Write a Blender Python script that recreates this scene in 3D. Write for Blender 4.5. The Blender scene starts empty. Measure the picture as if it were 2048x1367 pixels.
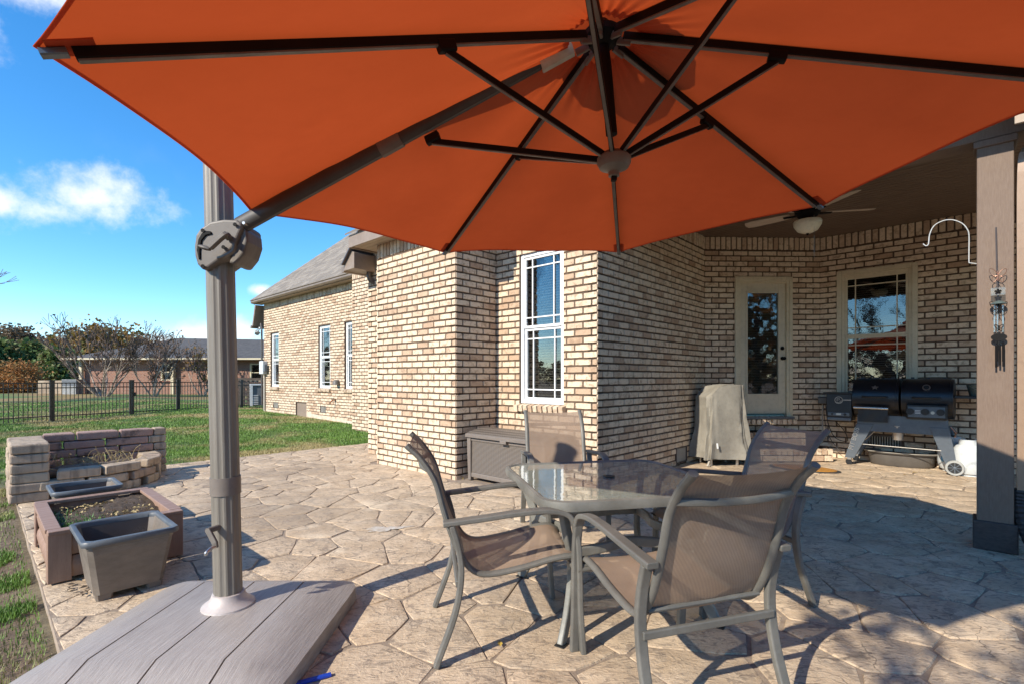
import bpy, math, random
import numpy as np
from mathutils import Vector, Matrix

random.seed(7); RNG = np.random.default_rng(11)
S = bpy.context.scene
COL = S.collection
R = math.radians
# ---------------------------------------------------------------- camera, sky, sun, exposure
CAM_H, FPX, HORIZON = 1.25, 987.0, 755.0
cd = bpy.data.cameras.new('camera'); cam = bpy.data.objects.new('camera', cd); COL.objects.link(cam)
cam.location = (0, 0, CAM_H); cam.rotation_euler = (R(90), 0, 0)
cd.sensor_width = 36.0; cd.lens = FPX/2048*36; cd.shift_y = (HORIZON-683.5)/2048
cd.clip_start = 0.05; cd.clip_end = 2000
S.camera = cam
S.view_settings.view_transform = 'Standard'; S.view_settings.look = 'None'
S.view_settings.gamma = 1.0; S.view_settings.exposure = 1.26
S.cycles.max_bounces = 6; S.cycles.diffuse_bounces = 4; S.cycles.glossy_bounces = 3; S.cycles.transmission_bounces = 4; S.cycles.transparent_max_bounces = 8
SUN_EL, SUN_AZ = 34.0, (-0.720, -0.694)        # horizontal direction TOWARDS the sun
w = bpy.data.worlds.new('World'); S.world = w; w.use_nodes = True
nt = w.node_tree; N = nt.nodes; L = nt.links
for n in list(N): N.remove(n)
out = N.new('ShaderNodeOutputWorld'); bg = N.new('ShaderNodeBackground'); bg.inputs[1].default_value = 0.15
sky = N.new('ShaderNodeTexSky'); sky.sky_type = 'NISHITA'; sky.sun_disc = False
sky.sun_elevation = R(SUN_EL); sky.sun_rotation = math.atan2(SUN_AZ[0], SUN_AZ[1])
sky.air_density = 1.0; sky.dust_density = 0.0; sky.ozone_density = 4.0; sky.altitude = 900
tc = N.new('ShaderNodeTexCoord')
def wmath(op, a, b=None, c=None):
    m = N.new('ShaderNodeMath'); m.operation = op
    for i, v in enumerate((a, b, c)):
        if v is None: continue
        if isinstance(v, (int, float)): m.inputs[i].default_value = v
        else: L.new(v, m.inputs[i])
    return m.outputs[0]
def wramp(x, lo, hi):
    m = N.new('ShaderNodeMapRange'); m.interpolation_type = 'SMOOTHSTEP'
    L.new(x, m.inputs[0]); m.inputs[1].default_value = lo; m.inputs[2].default_value = hi
    return m.outputs[0]
nz = N.new('ShaderNodeTexNoise'); nz.inputs['Scale'].default_value = 9; nz.inputs['Detail'].default_value = 9; nz.inputs['Roughness'].default_value = .62
L.new(tc.outputs['Generated'], nz.inputs['Vector'])
nz2 = N.new('ShaderNodeTexNoise'); nz2.inputs['Scale'].default_value = 3.2; nz2.inputs['Detail'].default_value = 6
L.new(tc.outputs['Generated'], nz2.inputs['Vector'])
def pixdir(x, y): return Vector(((x-1024)/FPX, 1.0, (HORIZON-y)/FPX)).normalized()
cloud = None
# puffs of cumulus: (pixel, angular radius, flattening)
for (px, py, rad) in ((165, 402, .100), (115, 425, .07), (220, 432, .07), (-20, 402, .05), (-160, 420, .09), (90, -40, .12), (-120, 30, .1),
                      (400, 668, .055), (320, 690, .045), (470, 662, .045), (520, 582, .025), (560, 640, .03), (-500, 560, .12), (-900, 300, .15)):
    d = pixdir(px, py)
    sub = N.new('ShaderNodeVectorMath'); sub.operation = 'SUBTRACT'; L.new(tc.outputs['Generated'], sub.inputs[0]); sub.inputs[1].default_value = d
    mul = N.new('ShaderNodeVectorMath'); mul.operation = 'MULTIPLY'; L.new(sub.outputs[0], mul.inputs[0]); mul.inputs[1].default_value = (1, 1, 1.7)
    ln = N.new('ShaderNodeVectorMath'); ln.operation = 'LENGTH'; L.new(mul.outputs[0], ln.inputs[0])
    v = wmath('SUBTRACT', 1.0, wmath('DIVIDE', ln.outputs['Value'], rad))
    cloud = v if cloud is None else wmath('MAXIMUM', cloud, v)
dens = wmath('ADD', wmath('MAXIMUM', cloud, -1.0), wmath('MULTIPLY', wmath('SUBTRACT', nz.outputs['Fac'], .5), 2.6))
mask = wmath('MULTIPLY', wramp(dens, 0.05, .95), .92)
thin = wmath('MULTIPLY', wramp(nz2.outputs['Fac'], .60, .80), .14)
mask = wmath('MAXIMUM', mask, thin)
tint = N.new('ShaderNodeHueSaturation'); tint.inputs['Hue'].default_value = .497; tint.inputs['Saturation'].default_value = 1.26; tint.inputs['Value'].default_value = .78
L.new(sky.outputs[0], tint.inputs['Color'])
mix = N.new('ShaderNodeMix'); mix.data_type = 'RGBA'
L.new(mask, mix.inputs[0]); L.new(tint.outputs[0], mix.inputs[6]); mix.inputs[7].default_value = (3.3, 3.4, 3.5, 1)
L.new(mix.outputs[2], bg.inputs[0]); L.new(bg.outputs[0], out.inputs[0])
sd = bpy.data.lights.new('sun', 'SUN'); sun = bpy.data.objects.new('sun', sd); COL.objects.link(sun)
sd.energy = 3.0; sd.angle = R(0.53); sd.color = (1.0, .92, .79)
to_sun = Vector((SUN_AZ[0]*math.cos(R(SUN_EL)), SUN_AZ[1]*math.cos(R(SUN_EL)), math.sin(R(SUN_EL))))
sun.rotation_euler = to_sun.to_track_quat('Z', 'Y').to_euler(); sun.location = to_sun*50

# ---------------------------------------------------------------- helpers
def G(x, y, z=0.0):
    """photo pixel -> point on the horizontal plane at height z"""
    Y = FPX*(CAM_H-z)/(y-HORIZON)
    return Vector(((x-1024)/FPX*Y, Y, z))
def AT(x, y, Y):
    return Vector(((x-1024)/FPX*Y, Y, CAM_H+(HORIZON-y)/FPX*Y))
E1 = Vector((.680, .733, 0)); E2 = Vector((-.733, .680, 0)); HROT = math.atan2(.733, .680)
def HP(p, q, z=0.0): return E2*p + E1*q + Vector((0, 0, z))

def tag(o, label=None, cat=None, group=None, kind=None):
    for k, v in (('label', label), ('category', cat), ('group', group), ('kind', kind)):
        if v: o[k] = v
    return o
def empty(name, loc=(0, 0, 0), rz=0, label=None, cat=None, group=None):
    o = bpy.data.objects.new(name, None); COL.objects.link(o); o.empty_display_size = .1
    o.location = loc; o.rotation_euler = (0, 0, rz)
    return tag(o, label, cat, group)
def children(o): return [c for c in COL.objects if c.parent == o]
def copy_tree(o, parent=None):
    c = o.copy(); COL.objects.link(c); c.parent = parent
    for ch in children(o): copy_tree(ch, c)
    return c

class MB:
    def __init__(s): s.v = []; s.f = []; s.t = []
    def add(s, vs, fs, tone=0.0):
        b = len(s.v); s.v += [tuple(v) for v in vs]; s.f += [tuple(i+b for i in f) for f in fs]; s.t += [tone]*len(vs)
        return s
    def box(s, c, d, M=None, tone=0.0):
        c = Vector(c); x, y, z = d[0]/2, d[1]/2, d[2]/2
        vs = [Vector((i*x, j*y, k*z)) for k in (-1, 1) for j in (-1, 1) for i in (-1, 1)]
        if M is not None: vs = [M @ v for v in vs]
        return s.add([v+c for v in vs], [(0, 2, 3, 1), (4, 5, 7, 6), (0, 1, 5, 4), (2, 6, 7, 3), (0, 4, 6, 2), (1, 3, 7, 5)], tone)
    def hexa(s, bot, top, tone=0.0):
        n = len(bot)
        return s.add(list(bot)+list(top), [tuple(range(n))[::-1], tuple(range(n, 2*n))]+[(i, (i+1) % n, n+(i+1) % n, n+i) for i in range(n)], tone)
    def prism(s, pts, z0, z1):
        return s.hexa([(x, y, z0) for x, y in pts], [(x, y, z1) for x, y in pts])
    def rings(s, rings, closed=True, cap=True):
        n = len(rings[0]); vs = [p for r in rings for p in r]; fs = []
        for i in range(len(rings)-1):
            for j in range(n if closed else n-1):
                k = (j+1) % n
                fs.append((i*n+j, i*n+k, (i+1)*n+k, (i+1)*n+j))
        if cap and closed:
            fs.append(tuple(range(n))[::-1]); b = (len(rings)-1)*n; fs.append(tuple(range(b, b+n)))
        return s.add(vs, fs)
    def sweep(s, path, prof, up=(0, 0, 1), scale=None, cap=True):
        """prof: list of (a,b); a along side vector, b along the other"""
        path = [Vector(p) for p in path]; up = Vector(up); rs = []
        for i, p in enumerate(path):
            t = (path[min(i+1, len(path)-1)]-path[max(i-1, 0)]).normalized()
            sd_ = t.cross(up)
            if sd_.length < 1e-5: sd_ = t.cross(Vector((1, 0, 0)))
            sd_.normalize(); nn = sd_.cross(t).normalized(); k = 1 if scale is None else scale[i]
            rs.append([p+sd_*a*k+nn*b*k for a, b in prof])
        return s.rings(rs, True, cap)
    def tube(s, path, r, n=8, r2=None, up=(0, 0, 1), scale=None):
        r2 = r if r2 is None else r2
        return s.sweep(path, [(r*math.cos(2*math.pi*k/n), r2*math.sin(2*math.pi*k/n)) for k in range(n)], up, scale)
    def bar(s, path, a, b, up=(0, 0, 1)):
        a /= 2; b /= 2; c = min(a, b)*.35
        return s.sweep(path, [(-a+c, -b), (a-c, -b), (a, -b+c), (a, b-c), (a-c, b), (-a+c, b), (-a, b-c), (-a, -b+c)], up)
    def lathe(s, prof, c=(0, 0, 0), n=20, cap=True):
        c = Vector(c)
        return s.rings([[c+Vector((r*math.cos(2*math.pi*k/n), r*math.sin(2*math.pi*k/n), z)) for k in range(n)] for r, z in prof], True, cap)
    def build(s, name, mat, parent=None, smooth=False, bev=0, kind=None, seg=2, sharp=40):
        me = bpy.data.meshes.new(name); me.from_pydata(s.v, [], s.f); me.update()
        if any(s.t):
            at = me.attributes.new('tone', 'FLOAT', 'POINT'); at.data.foreach_set('value', s.t)
        o = bpy.data.objects.new(name, me); COL.objects.link(o); o.parent = parent
        if mat: me.materials.append(M[mat] if isinstance(mat, str) else mat)
        if smooth:
            me.polygons.foreach_set('use_smooth', [True]*len(me.polygons))
            try: me.set_sharp_from_angle(angle=R(sharp))
            except Exception: pass
        if bev:
            m = o.modifiers.new('bevel', 'BEVEL'); m.width = bev; m.segments = seg; m.limit_method = 'ANGLE'; m.angle_limit = R(35)
        if kind: o['kind'] = kind
        return o
def B(name, mat, parent, c, d, Mx=None, bev=0, **k):
    return MB().box(c, d, Mx).build(name, mat, parent, bev=bev, **k)
def rotz(a): return Matrix.Rotation(a, 3, 'Z')
def smoothpath(pts, n=6):
    P = [Vector(p) for p in pts]; P = [P[0]*2-P[1]]+P+[P[-1]*2-P[-2]]; o = []
    for i in range(1, len(P)-2):
        for k in range(n):
            t = k/n; a, b, c, d = P[i-1], P[i], P[i+1], P[i+2]
            o.append(.5*((2*b)+(c-a)*t+(2*a-5*b+4*c-d)*t*t+(3*b-3*c+d-a)*t**3))
    o.append(P[-2]); return o

# ---------------------------------------------------------------- materials
M = {}
class NT:
    def __init__(s, name, bump=True):
        m = bpy.data.materials.new(name); m.use_nodes = True; s.m = m; s.n = m.node_tree.nodes; s.l = m.node_tree.links
        s.p = s.n['Principled BSDF']; s.o = s.n['Material Output']; M[name] = m
        s.tc = s.n.new('ShaderNodeTexCoord'); s.b = None
    def lnk(s, a, b): s.l.new(a, b)
    def setin(s, node, key, v):
        if v is None: return
        i = node.inputs[key]
        if hasattr(v, 'is_linked') or hasattr(v, 'links'): s.l.new(v, i)
        else: i.default_value = v if not isinstance(v, tuple) or len(v) != 3 or i.type != 'RGBA' else (*v, 1)
    def noise(s, scale=5, detail=4, rough=.55, vec=None, dist=0):
        n = s.n.new('ShaderNodeTexNoise'); n.inputs['Scale'].default_value = scale; n.inputs['Detail'].default_value = detail
        n.inputs['Roughness'].default_value = rough; n.inputs['Distortion'].default_value = dist
        s.l.new(vec if vec is not None else s.tc.outputs['Object'], n.inputs['Vector']); return n.outputs['Fac']
    def vmul(s, v, k):
        n = s.n.new('ShaderNodeVectorMath'); n.operation = 'MULTIPLY'; s.l.new(v, n.inputs[0]); n.inputs[1].default_value = k; return n.outputs[0]
    def vadd(s, v, k):
        n = s.n.new('ShaderNodeVectorMath'); n.operation = 'ADD'; s.l.new(v, n.inputs[0])
        if isinstance(k, tuple): n.inputs[1].default_value = k
        else: s.l.new(k, n.inputs[1])
        return n.outputs[0]
    def math(s, op, a, b=0.0):
        n = s.n.new('ShaderNodeMath'); n.operation = op; s.setin(n, 0, a); s.setin(n, 1, b); return n.outputs[0]
    def ramp(s, x, lo, hi, a=0.0, b=1.0):
        n = s.n.new('ShaderNodeMapRange'); n.interpolation_type = 'SMOOTHSTEP'; s.l.new(x, n.inputs[0])
        n.inputs[1].default_value = lo; n.inputs[2].default_value = hi; n.inputs[3].default_value = a; n.inputs[4].default_value = b; return n.outputs[0]
    def mix(s, f, a, b, mode='MIX'):
        n = s.n.new('ShaderNodeMix'); n.data_type = 'RGBA'; n.blend_type = mode
        s.setin(n, 0, f); s.setin(n, 6, a if not isinstance(a, tuple) else (*a[:3], 1)); s.setin(n, 7, b if not isinstance(b, tuple) else (*b[:3], 1)); return n.outputs[2]
    def attr(s, name):
        n = s.n.new('ShaderNodeAttribute'); n.attribute_name = name; return n.outputs['Fac']
    def rnd(s):
        n = s.n.new('ShaderNodeObjectInfo'); return n.outputs['Random']
    def geo(s, k='Position'):
        n = s.n.new('ShaderNodeNewGeometry'); return n.outputs[k]
    def bump(s, h, strength=.3, dist=.01):
        n = s.n.new('ShaderNodeBump'); n.inputs['Strength'].default_value = strength; n.inputs['Distance'].default_value = dist
        s.l.new(h, n.inputs['Height'])
        if s.b is not None: s.l.new(s.b, n.inputs['Normal'])
        s.b = n.outputs[0]; return s
    def done(s, color, rough=.6, metal=0.0, spec=None, **k):
        s.setin(s.p, 'Base Color', color); s.setin(s.p, 'Roughness', rough); s.setin(s.p, 'Metallic', metal)
        if spec is not None: s.setin(s.p, 'Specular IOR Level', spec)
        for kk, v in k.items(): s.setin(s.p, kk.replace('_', ' '), v)
        if s.b is not None: s.l.new(s.b, s.p.inputs['Normal'])
        return s.m
def simple(name, c1, c2=None, scale=8, rough=.6, metal=0.0, bump=.15, bdist=.003, detail=5, vscale=None, lo=.3, hi=.7, spec=None):
    t = NT(name); c2 = c2 or tuple(x*.72 for x in c1)
    vec = t.tc.outputs['Object'] if vscale is None else t.vmul(t.tc.outputs['Object'], vscale)
    n = t.noise(scale, detail, .6, vec); f = t.noise(scale*6, 3, .6, vec)
    col = t.mix(t.ramp(n, lo, hi), c2, c1); col = t.mix(t.ramp(f, .45, .75, 0, .35), col, tuple(x*.6 for x in c1))
    if bump: t.bump(f, bump, bdist)
    return t.done(col, t.ramp(n, .2, .8, min(1, rough+.08), rough-.06), metal, spec)

# brick: cream tumbled face, brown burnt edges and scratches, tone differs brick by brick
def brick_mat(name, light, mid, dark):
    t = NT(name); pos = t.geo()
    tone = t.math('FRACT', t.math('ADD', t.attr('tone'), t.math('MULTIPLY', t.rnd(), 7.31)))
    off = t.n.new('ShaderNodeCombineXYZ'); t.setin(off, 0, t.math('MULTIPLY', tone, 37.0)); t.setin(off, 1, t.math('MULTIPLY', tone, 91.0)); t.setin(off, 2, t.math('MULTIPLY', tone, 17.0))
    v = t.vadd(pos, off.outputs[0])
    a = t.noise(11, 5, .65, v, .6); b = t.noise(60, 4, .7, v); c = t.noise(26, 3, .6, t.vmul(v, (1, 1, 3.0)), 1.2)
    base = t.mix(t.ramp(tone, .55, 1.0), light, mid)
    base = t.mix(t.ramp(a, .46, .70, 0, .75), base, dark)
    base = t.mix(t.ramp(c, .60, .68, 0, .65), base, tuple(x*.55 for x in dark))
    base = t.mix(t.ramp(b, .55, .8, 0, .35), base, mid)
    t.bump(a, .25, .004); t.bump(b, .35, .0025)
    return t.done(base, .88)
brick_mat('brick', (.69, .545, .385), (.46, .315, .205), (.29, .185, .115))
brick_mat('red_brick', (.30, .125, .085), (.24, .11, .075), (.15, .07, .055))
simple('mortar', (.125, .082, .053), (.085, .056, .037), 30, .95, bump=.5, bdist=.004)
simple('foundation', (.62, .52, .40), (.48, .38, .28), 6, .9, bump=.3)
# stamped concrete
def stone_mat():
    t = NT('paving'); pos = t.geo()
    tone = t.math('FRACT', t.math('ADD', t.attr('tone'), t.math('MULTIPLY', t.rnd(), 3.7)))
    big = t.noise(.55, 3, .5, pos); med = t.noise(4.5, 5, .6, pos, .5); fine = t.noise(38, 5, .7, pos); st = t.noise(14, 4, .6, t.vmul(pos, (1, 2.2, 1)), 1.5)
    c = t.mix(t.ramp(med, .3, .7), (.45, .325, .205), (.62, .475, .325))
    c = t.mix(t.math('MULTIPLY', tone, .45), c, (.52, .41, .29))
    c = t.mix(t.ramp(big, .45, .68, 0, .6), c, (.27, .20, .135)); c = t.mix(t.ramp(t.noise(9, 6, .7, pos, .8), .53, .66, 0, .7), c, (.235, .18, .135))
    c = t.mix(t.ramp(st, .54, .62, 0, .6), c, (.19, .145, .11)); c = t.mix(t.ramp(t.noise(3.1, 5, .65, t.vadd(pos, (7.0, 3.0, 0.0)), 1.0), .54, .70, 0, .55), c, (.255, .205, .155)); c = t.mix(t.ramp(t.noise(2.2, 4, .6, t.vadd(pos, (17.0, 9.0, 0.0))), .56, .72, 0, .5), c, (.70, .57, .41))
    c = t.mix(t.ramp(fine, .5, .75, 0, .45), c, (.20, .15, .11))
    vo = t.n.new('ShaderNodeTexVoronoi'); vo.feature = 'DISTANCE_TO_EDGE'; vo.inputs['Scale'].default_value = 4.2; dn = t.n.new('ShaderNodeTexNoise'); dn.inputs['Scale'].default_value = 3.5; dn.inputs['Detail'].default_value = 4; t.l.new(pos, dn.inputs['Vector']); t.l.new(t.vadd(pos, t.vmul(dn.outputs['Color'], (.5, .5, 0.0))), vo.inputs['Vector'])
    crk = t.math('MULTIPLY', t.ramp(vo.outputs['Distance'], .0, .022, 1, 0), t.ramp(t.noise(1.9, 3, .6, t.vadd(pos, (3.0, 11.0, 0.0))), .48, .60))
    c = t.mix(t.math('MULTIPLY', crk, .8), c, (.12, .092, .07)); t.bump(crk, -.6, .006)
    t.bump(st, .7, .012); t.bump(med, .35, .02); t.bump(t.noise(22, 5, .7, t.vmul(pos, (1.6, .8, 1)), 2.0), .5, .006); t.bump(fine, .4, .004)
    return t.done(c, .78)
stone_mat()
simple('joint', (.31, .24, .175), (.21, .16, .12), 20, .95, bump=.5, bdist=.006)
simple('slab_side', (.40, .31, .23), (.26, .20, .15), 9, .92, bump=.6, bdist=.01)
# lawn soil sheet and grass blades share one patch map in world space
def lawn_mat(name, blade):
    t = NT(name); pos = t.geo(); big = t.noise(.42, 4, .55, pos); med = t.noise(2.3, 4, .6, pos); f = t.noise(30, 4, .7, pos)
    sep = t.n.new('ShaderNodeSeparateXYZ'); t.lnk(pos, sep.inputs[0])
    # q axis of the plot: bare dirt in the strip beside the slab
    q = t.math('ADD', t.math('MULTIPLY', sep.outputs[0], .680), t.math('MULTIPLY', sep.outputs[1], .733))
    dirt = t.math('MULTIPLY', t.ramp(q, .6, -1.2, 0, 1) if False else t.ramp(t.math('MULTIPLY', q, -1.0), -.6, -.1), t.ramp(sep.outputs[1], 8.5, 5.0) if False else t.ramp(t.math('MULTIPLY', sep.outputs[1], -1.0), -7.5, -4.5))
    if blade:
        g = t.mix(t.ramp(med, .3, .7), (.085, .175, .022), (.16, .28, .045))
        g = t.mix(t.ramp(big, .47, .60, 0, .85), g, (.38, .30, .135))
        g = t.mix(t.ramp(t.noise(60, 1, .5, pos), .62, .72, 0, .7), g, (.42, .36, .19))
        c = g; t.done(c, .55, spec=.35)
        t.p.inputs['Subsurface Weight'].default_value = 0
    else:
        g = t.mix(t.ramp(f, .3, .7), (.045, .075, .018), (.085, .13, .03))
        g = t.mix(t.ramp(big, .47, .60, 0, .9), g, (.30, .22, .10))
        far = t.ramp(sep.outputs[1], 22, 27)
        y = t.mix(t.ramp(t.noise(.16, 3, .5, pos), .42, .58), (.085, .145, .028), (.26, .165, .06))
        g = t.mix(far, g, y)
        d = t.mix(t.ramp(f, .3, .7), (.10, .065, .04), (.19, .13, .085)); d = t.mix(t.ramp(med, .55, .7, 0, .6), d, (.24, .19, .12))
        c = t.mix(t.math('MULTIPLY', dirt, t.ramp(med, .72, .5)) if False else dirt, g, d)
        t.bump(f, .6, .02); t.done(c, .95)
lawn_mat('lawn_soil', False); lawn_mat('grass', True)
# umbrella
t = NT('canopy'); n1 = t.noise(1.6, 5, .6); n2 = t.noise(420, 2)
colr = t.mix(t.ramp(n1, .3, .7), (.43, .064, .027), (.57, .098, .040))  # cloth tone varies by noise, with uneven glow put into the colour
t.bump(n2, .12, .001); t.done(colr, .9, spec=.1)
tr = t.n.new('ShaderNodeBsdfTranslucent'); tr.inputs[0].default_value = (.62, .095, .020, 1)
ms = t.n.new('ShaderNodeMixShader'); ms.inputs[0].default_value = .26
t.l.new(t.p.outputs[0], ms.inputs[1]); t.l.new(tr.outputs[0], ms.inputs[2]); t.l.new(ms.outputs[0], t.o.inputs[0])
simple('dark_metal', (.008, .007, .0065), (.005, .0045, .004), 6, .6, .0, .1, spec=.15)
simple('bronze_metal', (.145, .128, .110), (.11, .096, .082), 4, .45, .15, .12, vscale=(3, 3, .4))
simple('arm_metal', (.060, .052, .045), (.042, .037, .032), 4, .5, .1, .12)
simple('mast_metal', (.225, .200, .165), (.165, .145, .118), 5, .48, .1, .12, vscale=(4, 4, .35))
simple('bronze_plastic', (.150, .128, .105), (.125, .105, .088), 5, .5, 0, .1)
simple('flange', (.56, .50, .46), (.44, .38, .35), 7, .5, .15, .12)
simple('sleeve', (.52, .47, .38), (.42, .37, .30), 9, .9)
t = NT('base_plastic'); v = t.vmul(t.tc.outputs['Object'], (60, 2.2, 8)); n1 = t.noise(3.2, 5, .7, v); n2 = t.noise(2.2, 4)
t.bump(n1, .55, .004); c = t.mix(t.ramp(n1, .3, .7), (.26, .225, .20), (.38, .335, .30)); c = t.mix(t.ramp(n2, .5, .75, 0, .35), c, (.30, .26, .235)); t.done(c, .5)
# furniture
simple('chair_frame', (.155, .148, .130), (.110, .105, .092), 7, .5, .1, .12)
simple('table_frame', (.200, .195, .172), (.135, .130, .112), 6, .5, .1, .15)
t = NT('sling'); v = t.tc.outputs['Object']
wv = t.n.new('ShaderNodeTexWave'); wv.inputs['Scale'].default_value = 75; wv.bands_direction = 'X'; t.l.new(v, wv.inputs[0])
wv2 = t.n.new('ShaderNodeTexWave'); wv2.inputs['Scale'].default_value = 75; wv2.bands_direction = 'Z'; t.l.new(v, wv2.inputs[0])
wv3 = t.n.new('ShaderNodeTexWave'); wv3.inputs['Scale'].default_value = 75; wv3.bands_direction = 'Y'; t.l.new(v, wv3.inputs[0])
wv4 = t.n.new('ShaderNodeTexWave'); wv4.inputs['Scale'].default_value = 46; wv4.inputs['Distortion'].default_value = 1.2; wv4.inputs['Detail'].default_value = 1; wv4.bands_direction = 'DIAGONAL'; t.l.new(v, wv4.inputs[0])
wsum = t.math('MULTIPLY', wv.outputs['Fac'], t.math('MAXIMUM', wv2.outputs['Fac'], wv3.outputs['Fac']))
n1 = t.noise(5, 4); c = t.mix(t.ramp(n1, .3, .7), (.27, .19, .132), (.36, .26, .182)); c = t.mix(t.math('MULTIPLY', t.math('ADD', t.math('MULTIPLY', t.noise(260, 2, .6), .5), t.math('MULTIPLY', wv4.outputs['Fac'], .3)), .65), c, (.12, .082, .062))
t.bump(t.noise(320, 2, .6), .35, .002); t.done(c, .7)
tp = t.n.new('ShaderNodeBsdfTransparent'); ms = t.n.new('ShaderNodeMixShader'); ms.inputs[0].default_value = .15
t.l.new(t.p.outputs[0], ms.inputs[1]); t.l.new(tp.outputs[0], ms.inputs[2]); t.l.new(ms.outputs[0], t.o.inputs[0])
def glass_mat(name, tint, diffuse, dfac, boost, bumpy=0.0, rough=0.0):
    t = NT(name); fr = t.n.new('ShaderNodeFresnel'); fr.inputs[0].default_value = 1.5
    tp = t.n.new('ShaderNodeBsdfTransparent'); tp.inputs[0].default_value = (*tint, 1)
    df = t.n.new('ShaderNodeBsdfDiffuse'); df.inputs[0].default_value = (*diffuse, 1)
    gl = t.n.new('ShaderNodeBsdfGlossy'); gl.inputs['Roughness'].default_value = rough; gl.inputs[0].default_value = (1, 1, 1, 1)
    if bumpy:
        t.bump(t.noise(9, 3), bumpy, .01); t.l.new(t.b, gl.inputs['Normal'])
    a = t.n.new('ShaderNodeMixShader'); a.inputs[0].default_value = dfac; t.l.new(tp.outputs[0], a.inputs[1]); t.l.new(df.outputs[0], a.inputs[2])
    b = t.n.new('ShaderNodeMixShader'); t.l.new(t.math('MULTIPLY', fr.outputs[0], boost), b.inputs[0]); t.l.new(a.outputs[0], b.inputs[1]); t.l.new(gl.outputs[0], b.inputs[2])
    t.l.new(b.outputs[0], t.o.inputs[0])
glass_mat('window_glass', (.62, .63, .60), (.02, .02, .02), .12, 2.3, .03)
glass_mat('table_glass', (.62, .68, .62), (.34, .36, .30), .72, 1.25, .06, .04)
glass_mat('chime_glass', (.85, .9, .9), (.5, .55, .55), .2, 2.0)
simple('white_vinyl', (.80, .80, .78), (.74, .74, .72), 3, .4, bump=.03)
simple('cream_trim', (.62, .53, .36), (.54, .46, .31), 4, .5, bump=.06)
simple('cream_door', (.60, .52, .37), (.53, .46, .33), 3, .45, bump=.04)
simple('blind', (.50, .48, .43), (.42, .40, .36), 5, .6, bump=0)
simple('interior', (.035, .032, .028), (.02, .02, .018), 2, .9, bump=0)
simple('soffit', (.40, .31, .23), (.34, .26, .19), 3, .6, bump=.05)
simple('fascia', (.27, .205, .155), (.22, .165, .125), 3, .5, bump=.06)
simple('gutter', (.25, .185, .135), (.20, .15, .11), 3, .35, .1, .05)
simple('downspout', (.105, .088, .082), (.08, .066, .062), 3, .3, .2, .05)
simple('downspout_brown', (.30, .195, .125), (.25, .16, .10), 3, .32, .05, .05)
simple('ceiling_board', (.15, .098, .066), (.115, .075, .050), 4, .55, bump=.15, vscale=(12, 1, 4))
t = NT('post_wood'); v = t.vmul(t.tc.outputs['Object'], (30, 30, 3.5)); n1 = t.noise(4, 6, .75, v); n2 = t.noise(2.5, 4)
t.bump(n1, .5, .004); c = t.mix(t.ramp(n1, .3, .75), (.140, .092, .063), (.182, .125, .088)); c = t.mix(t.ramp(n2, .5, .7, 0, .25), c, (.22, .16, .115)); t.done(c, .7)
simple('plinth_wood', (.060, .040, .033), (.035, .025, .021), 9, .6, bump=.4, vscale=(3, 3, 9))
t = NT('shingle'); tone = t.attr('tone'); pos = t.geo(); n1 = t.noise(70, 3, .7, pos); n2 = t.noise(1.2, 3, .5, pos)
c = t.mix(tone, (.175, .150, .125), (.285, .245, .20)); c = t.mix(t.ramp(n1, .4, .7, 0, .5), c, (.13, .11, .095)); t.bump(n1, .6, .006); t.done(c, .95)
t = NT('dark_shingle'); pos = t.geo(); n1 = t.noise(3.5, 5, .7, t.vmul(pos, (1, 1, 4))); n2 = t.noise(20, 3, .6, pos)
c = t.mix(t.ramp(n1, .3, .7), (.055, .052, .052), (.10, .094, .09)); t.bump(n2, .5, .02); t.done(c, .95)
# small things
simple('rattan', (.150, .122, .098), (.120, .096, .078), 12, .55, bump=.1)
simple('box_trim', (.185, .155, .130), (.155, .128, .108), 5, .5, bump=.06)
simple('cover_cloth', (.26, .238, .195), (.20, .182, .15), 4, .85, bump=.35, bdist=.006)
simple('black_paint', (.014, .016, .022), (.010, .011, .014), 6, .33, .2, .08)
simple('grill_grey', (.125, .145, .165), (.095, .11, .128), 5, .35, .35, .1)
simple('steel', (.55, .53, .50), (.42, .40, .37), 9, .3, .9, .05)
simple('black_plastic', (.018, .018, .018), (.012, .012, .012), 6, .5, bump=.1)
simple('grey_rubber', (.36, .36, .34), (.28, .28, .26), 9, .7)
simple('tub', (.11, .098, .085), (.085, .075, .065), 5, .45, bump=.1)
simple('tank_white', (.60, .62, .61), (.50, .52, .51), 4, .35, bump=.05)
simple('label_blue', (.10, .30, .48), (.55, .66, .70), 14, .5, bump=0, lo=.48, hi=.52)
simple('galvanised', (.13, .17, .155), (.09, .12, .11), 6, .4, .4, .1)
simple('mat_orange', (.55, .25, .035), (.36, .15, .02), 60, .95, bump=.9, bdist=.01)
simple('mat_rim', (.045, .04, .036), None, 20, .8)
simple('composite', (.33, .205, .145), (.27, .165, .115), 4, .55, bump=.15, vscale=(8, 1, 1))
simple('soil', (.15, .105, .072), (.075, .052, .036), 22, .98, bump=.9, bdist=.03)
simple('sprout', (.06, .17, .03), (.10, .22, .05), 20, .6, bump=0)
simple('straw', (.42, .33, .16), (.30, .22, .10), 20, .8, bump=0)
simple('pot_plastic', (.20, .168, .138), (.155, .13, .107), 4, .5, bump=.12, vscale=(2, 2, 5))
simple('pot_rim', (.115, .125, .135), (.085, .092, .10), 8, .5, bump=.15)
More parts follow.
